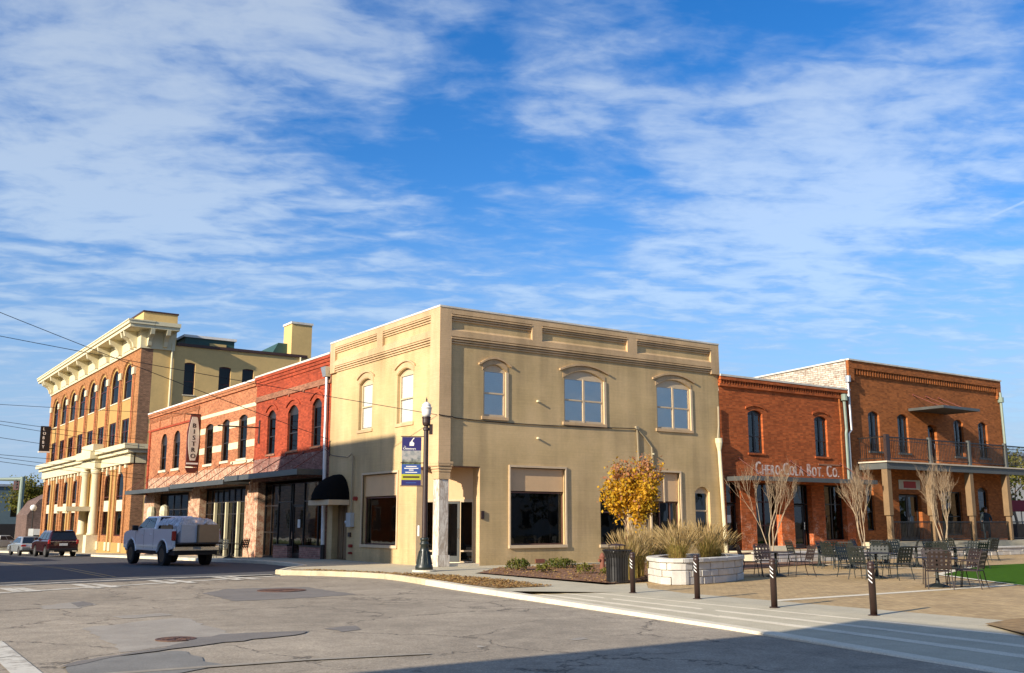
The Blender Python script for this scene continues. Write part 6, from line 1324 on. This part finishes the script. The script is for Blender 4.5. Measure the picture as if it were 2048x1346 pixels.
MB().fb(FF, a.x, b.x+6, -1.9, z1, 0, .15).build('shopfront', 'dark_frame', fb_); MB().hexa([FF.P(a.x+8, z1-1.6, 1.8), FF.P(b.x+5, z1-1.6, 1.8), FF.P(b.x+5, z1-1.4, .1), FF.P(a.x+8, z1-1.4, .1), FF.P(a.x+8, z1-1.0, 1.6), FF.P(b.x+5, z1-1.0, 1.6), FF.P(b.x+5, z1-.5, .1), FF.P(a.x+8, z1-.5, .1)]).build('awning', 'tent_red', fb_)
# brown brick shop seen between the hotel and the blue building
nb = thing('brown_shop', 'low brown brick shop tucked beyond the far corner of the hotel', 'building', (6, 100, -1.7)); FN = Fr((0, 100, 0), (1, 0, 0), (0, -1, 0)); a = on_y(56, 1012, 100); b = on_y(110, 1012, 100)
q = [(a.x, -1.9), (b.x, -1.9), (b.x, 5.2), (on_y(78, 1000, 100).x, on_y(78, 1000, 100).z), (a.x, on_y(58, 1030, 100).z)]; MB().prism([FN.P(u, z) for u, z in q], (0, 8, 0)).build('wall', 'brick_far', nb); MB().fb(FN, a.x+.3, b.x, on_y(60, 1070, 100).z, on_y(60, 1058, 100).z, 0, 1.2).build('awning', 'letter_pale', nb); MB().fb(FN, a.x+.5, b.x, -1.8, on_y(60, 1070, 100).z, 0, .05).build('shop_window', 'glass_dark', nb)
def far_tree(name, label, px, dist, w, h, hb_, mt, seed, n=2600):
    d = ray(*px); P = CAM+d*(dist/d.length); rnd = random.Random(seed); base = Vector((P.x, P.y, P.z)); t_ = thing(name, label, 'tree', base); tr = MB(); tips = []
    grow(tr, base, Vector((0, 0, 1)), h*.42, h*.022, 0, tips, rnd, (.4, .9), .1, (5, 4, 3), .02); tr.build('trunk', 'bark', t_); m = MB(); cl = [tp[0][-1] for tp in tips]
    for i in range(n):
        c = rnd.choice(cl); leaf(m, c+Vector((rnd.gauss(0, w*.09), rnd.gauss(0, w*.09), rnd.gauss(0, h*.06))), w*rnd.uniform(.03, .06), rnd)
    m.build('crown', mt, t_, fix=False)
far_tree('street_tree', 'dark green tree rising behind the blue-grey building', (78, 1060), 150, 7, 6.5, 0, 'leaf_olive', 5, 4200)
# far right: pale building, tree, market stall colours behind the porch
pb = thing('pale_building', 'pale plain building beyond the end of the porch', 'building', (70, 10, .3)); MB().box(56, 90, 16, 30, .0, 7.5).build('wall', 'far_pale', pb); MB().box(55.8, 90.2, 15.8, 30.2, 7.5, 7.8).build('roof', 'galv', pb)
far_tree('yellow_green_tree', 'yellow-green leafy tree beyond the end of the porch', (2040, 1066), 82, 5.5, 6.0, 0, 'leaf_olive', 8, 2600)
st_ = thing('market_stall', 'red-topped stall partly hidden behind the porch posts', 'stall', (45.5, 2.5, .34)); 
MB().hexa([(44.4, 1.4, 2.3), (47.6, 1.4, 2.3), (47.6, 4, 2.3), (44.4, 4, 2.3), (44.9, 2.2, 3.0), (47.1, 2.2, 3.0), (47.1, 3.4, 3.0), (44.9, 3.4, 3.0)]).build('canopy', 'tent_red', st_); MB().box(44.5, 47.5, 1.5, 3.9, .34, 1.5).build('counter', 'navy_van', st_)
for x in (44.5, 47.5):
    for y in (1.5, 3.9): MB().tube([(x, y, .34), (x, y, 2.3)], .04, 6).build('pole', 'white_paint', st_)

# ---------------------------------------------------------------- buildings behind and beside the camera (they shade the street)
def block(name, label, x0, x1, y0, y1, h, mt, skew=0.0):
    b = thing(name, label, 'building', (x1, y1, 0)); m = MB(); m.hexa([(x0, y0, -.2), (x1, y0, -.2), (x1, y1, -.2), (x0, y1-skew, -.2), (x0, y0, h), (x1, y0, h), (x1, y1, h), (x0, y1-skew, h)]); m.build('wall', mt, b)
    F_ = Fr((x1, 0, 0), (0, 1, 0), (1, 0, 0)); n = max(2, int((y1-y0)/3.4)); fl = int(h/3.9)
    for f in range(fl):
        for i in range(n):
            c = y0+(y1-y0)*(i+.5)/n; z = .9+f*3.9
            if z+2.2 > h-.4: continue
            w = MB().fb(F_, c-.75, c+.75, z-.05, z+2.15, .001, .06).build('window', 'frame_tan', b); MB().fb(F_, c-.66, c+.66, z+.04, z+2.06, .06, .065).build('pane', 'car_glass', w)
    MB().box(x0-.1, x1+.12, y0-.1, y1-.02, h-.35, h+.001).build('cornice', 'coping', b)
    return b
block('brick_block', 'tall brick block across the side street', -44, -24, -.85, 11.4, 14.7, 'brick_dull')
block('brick_block', 'low brick block beside the camera', -50, -24, -70, -25.0, 8.0, 'brick_porch', 2.0)
block('brick_block', 'low brick shop row across the side street', -44, -24.5, 24, 70, 6.2, 'brick_porch'); block('brick_block', 'plastered shop row farther along the side street', -44, -24.5, 72, 150, 6.6, 'far_pale')
def block_s(name, label, x0, x1, y0, y1, h, mt):
    b = thing(name, label, 'building', ((x0+x1)/2, y1, 0)); MB().box(x0, x1, y0, y1, -.2, h).build('wall', mt, b); F_ = Fr((0, y1, 0), (1, 0, 0), (0, 1, 0)); n = int((x1-x0)/4)
    for f in range(int(h/4)):
        for i in range(n): c = x0+(x1-x0)*(i+.5)/n; w = MB().fb(F_, c-.8, c+.8, 1+f*3.8, 3.1+f*3.8, .001, .06).build('window', 'frame_tan', b); MB().fb(F_, c-.7, c+.7, 1.1+f*3.8, 3.0+f*3.8, .06, .066).build('pane', 'car_glass', w)
    MB().box(x0-.1, x1+.1, y0, y1+.1, h, h+.3).build('cornice', 'coping', b)
block_s('brick_block', 'brick commercial block across the plaza street', -8, 24, -78, -60, 8.5, 'brick_dull'); block_s('brick_block', 'pale commercial block across the plaza street', 26, 70, -80, -62, 7.5, 'far_pale')
for k in range(9):
    P = Vector((-12+k*9.5+random.uniform(-2, 2), -52+random.uniform(-2, 2), -.1)); d = P-CAM; rnd = random.Random(70+k); t_ = thing('street_tree', 'dark evergreen street tree across the plaza street', 'tree', P, group='street trees across the plaza street'); tr = MB(); tips = []
    grow(tr, P, Vector((0, 0, 1)), 3.2, .16, 0, tips, rnd, (.4, .9), .1, (4, 3, 3), .02); tr.build('trunk', 'bark', t_); m = MB(); cl = [tp[0][-1] for tp in tips]
    for i in range(900): leaf(m, rnd.choice(cl)+Vector((rnd.gauss(0, .6), rnd.gauss(0, .6), rnd.gauss(0, .5))), rnd.uniform(.3, .6), rnd)
    m.build('crown', 'leaf_dark', t_, fix=False)

rnd = random.Random(99); m = MB()
for i in range(5200):     # wooded skyline far beyond the streets
    if i % 3: x, y = rnd.uniform(-220, 160), 270+rnd.gauss(0, 8)
    else: x, y = 175+rnd.gauss(0, 8), rnd.uniform(-120, 260)
    h = 7+3*sin(x*.07+y*.05)+2*sin(x*.19+y*.13); leaf(m, Vector((x, y, -2+abs(rnd.gauss(.45, .3))*h)), rnd.uniform(1.5, 3.2), rnd)
o = m.build('distant_wood', 'leaf_dark', fix=False); tag(o, 'dark wooded skyline far beyond the end of the street', 'wood', kind='stuff')

# ---------------------------------------------------------------- overhead wires
def wire(label, pts, sag, r=.016, group=None):
    m = MB(); P = []
    for (a, b) in zip(pts, pts[1:]):
        a, b = Vector(a), Vector(b); n = 14
        for i in range(n+(b == Vector(pts[-1]))): t_ = i/n; P.append(a.lerp(b, t_)-Vector((0, 0, sag*4*t_*(1-t_))))
    o = m.tube(P, r, 5).build('overhead_wire', 'wire'); tag(o, label, 'cable', group); recentre(o, P[-1]); return o
UP = Vector((-22.8, 14.0, gz(14)))
up_ = thing('utility_pole', 'wooden utility pole across the side street carrying the wires', 'utility pole', UP)
MB().lathe([(.17, -.3), (.12, 13.2), (.02, 13.25)], UP, 12).build('pole', 'bark', up_); MB().box(UP.x-.06, UP.x+.06, UP.y-1.2, UP.y+1.2, UP.z+12.0, UP.z+12.15).build('crossarm', 'wood', up_)
def from_pole(p0, p1):
    """height on the pole at which a wire through the two sighted points leaves it"""
    n = ray(*p0).cross(ray(*p1)); d = UP-CAM; return Vector((UP.x+.14, UP.y, CAM.z-(n.x*d.x+n.y*d.y)/n.z))
wire('sagging wire running to the tan wall above the dome awning', [from_pole((0, 612), (655, 862)), (-.15, 9.8, 5.35)], .15, .014)
wire('wire running to the corner of the tan building', [from_pole((0, 664), (880, 828)), (-.14, -.02, 5.62)], .15, .012)
wire('cable clipped along the right face of the tan building', [(-.14, -.14, 5.62), (.45, -.135, 5.58), (.7, -.03, 5.55), (2.4, -.03, 5.50), (5.2, -.03, 5.50), (9.86, -.05, 5.62)], .01, .018)
wire('wire running to the top of the BISTRO sign', [from_pole((0, 803), (390, 826)), (-.3, 29.6, 8.22)], .1, .012)
for k, (y0, x1, y1) in enumerate(((838, 290, 880), (845, 290, 894), (871, 292, 916), (905, 300, 932), (911, 288, 950), (919, 286, 958))):
    e = on_x(x1, y1, -.05); wire('utility wire running along the street to the hotel corner', [from_pole((0, y0), (x1, y1)), (-.05, e.y, e.z)], .12, .014, 'utility wires to the hotel corner')
# ---------------------------------------------------------------- person on the porch
def person(label, loc, rz):
    """standing figure, one skinned body; hair a child. local y forward"""
    V = []; E = []; Rr = []
    def add(p, r, prev=None):
        V.append(Vector(p)); Rr.append(r); i = len(V)-1
        if prev is not None: E.append((prev, i))
        return i
    pel = add((0, 0, .95), .15); ab = add((0, .01, 1.12), .14, pel); chs = add((0, 0, 1.32), .165, ab); nk = add((0, .0, 1.48), .065, chs); n2 = add((0, .015, 1.55), .055, nk); hd = add((0, .03, 1.64), .088, n2); hd2 = add((0, .025, 1.72), .085, hd)
    nose = add((0, .125, 1.645), .018, hd)
    for s in (-1, 1):
        hip = add((s*.10, 0, .88), .105, pel); kn = add((s*.11, .02, .48), .065, hip); an = add((s*.12, -.01, .09), .045, kn); add((s*.13, .13, .035), .038, an)
        sh = add((s*.19, 0, 1.40), .075, chs); el = add((s*.27, -.04, 1.14), .052, sh); wr = add((s*.22, .17, 1.02), .034, el); pa = add((s*.20, .24, 1.02), .032, wr)
        for k, (dx_, L) in enumerate(((-.024, .06), (-.008, .07), (.009, .065), (.024, .05))): f1_ = add((s*.20+dx_, .275, 1.02), .011, pa); add((s*.20+dx_, .275+L*.6, 1.0), .009, f1_)
        th_ = add((s*.20-s*.035, .24, 1.035), .012, wr); add((s*.20-s*.05, .275, 1.04), .010, th_)
        add((s*.082, .02, 1.65), .016, hd)
    me = bpy.data.meshes.new('person'); me.from_pydata(V, E, []); o = bpy.data.objects.new('person', me); COL.objects.link(o)
    sk = o.modifiers.new('skin', 'SKIN'); sk.use_smooth_shade = True
    for i, r in enumerate(Rr): me.skin_vertices[0].data[i].radius = (r, r); me.skin_vertices[0].data[i].use_root = (i == 0)
    ss = o.modifiers.new('sub', 'SUBSURF'); ss.levels = 2; ss.render_levels = 2
    dg = bpy.context.evaluated_depsgraph_get(); me2 = bpy.data.meshes.new_from_object(o.evaluated_get(dg)); o.modifiers.clear(); o.data = me2
    for mt in ('coat_dark', 'trousers', 'skin', 'trim_black'): me2.materials.append(MATS[mt])
    for p in me2.polygons:
        c = p.center; p.use_smooth = True
        p.material_index = 3 if c.z < .075 else 1 if c.z < .93 and abs(c.x) < .19+.0 and not (c.y > .14 and c.z > .7) else 2 if (c.z > 1.52 or (c.y > .18 and .9 < c.z < 1.12)) else 0
    tag(o, label, 'person'); o.location = loc; o.rotation_euler = (0, 0, rz)
    h = MB().lathe([(.098, 1.66), (.102, 1.72), (.085, 1.79), (.04, 1.825), (.0, 1.83)], (0, .01, 0), 14); hh = h.mesh('hair', smooth=True); ho = bpy.data.objects.new('hair', hh); COL.objects.link(ho); hh.materials.append(MATS['hair']); ho.parent = o
    return o
person('person in dark clothes standing on the porch behind the railing', (34.9, -.95, .62), radians(120))
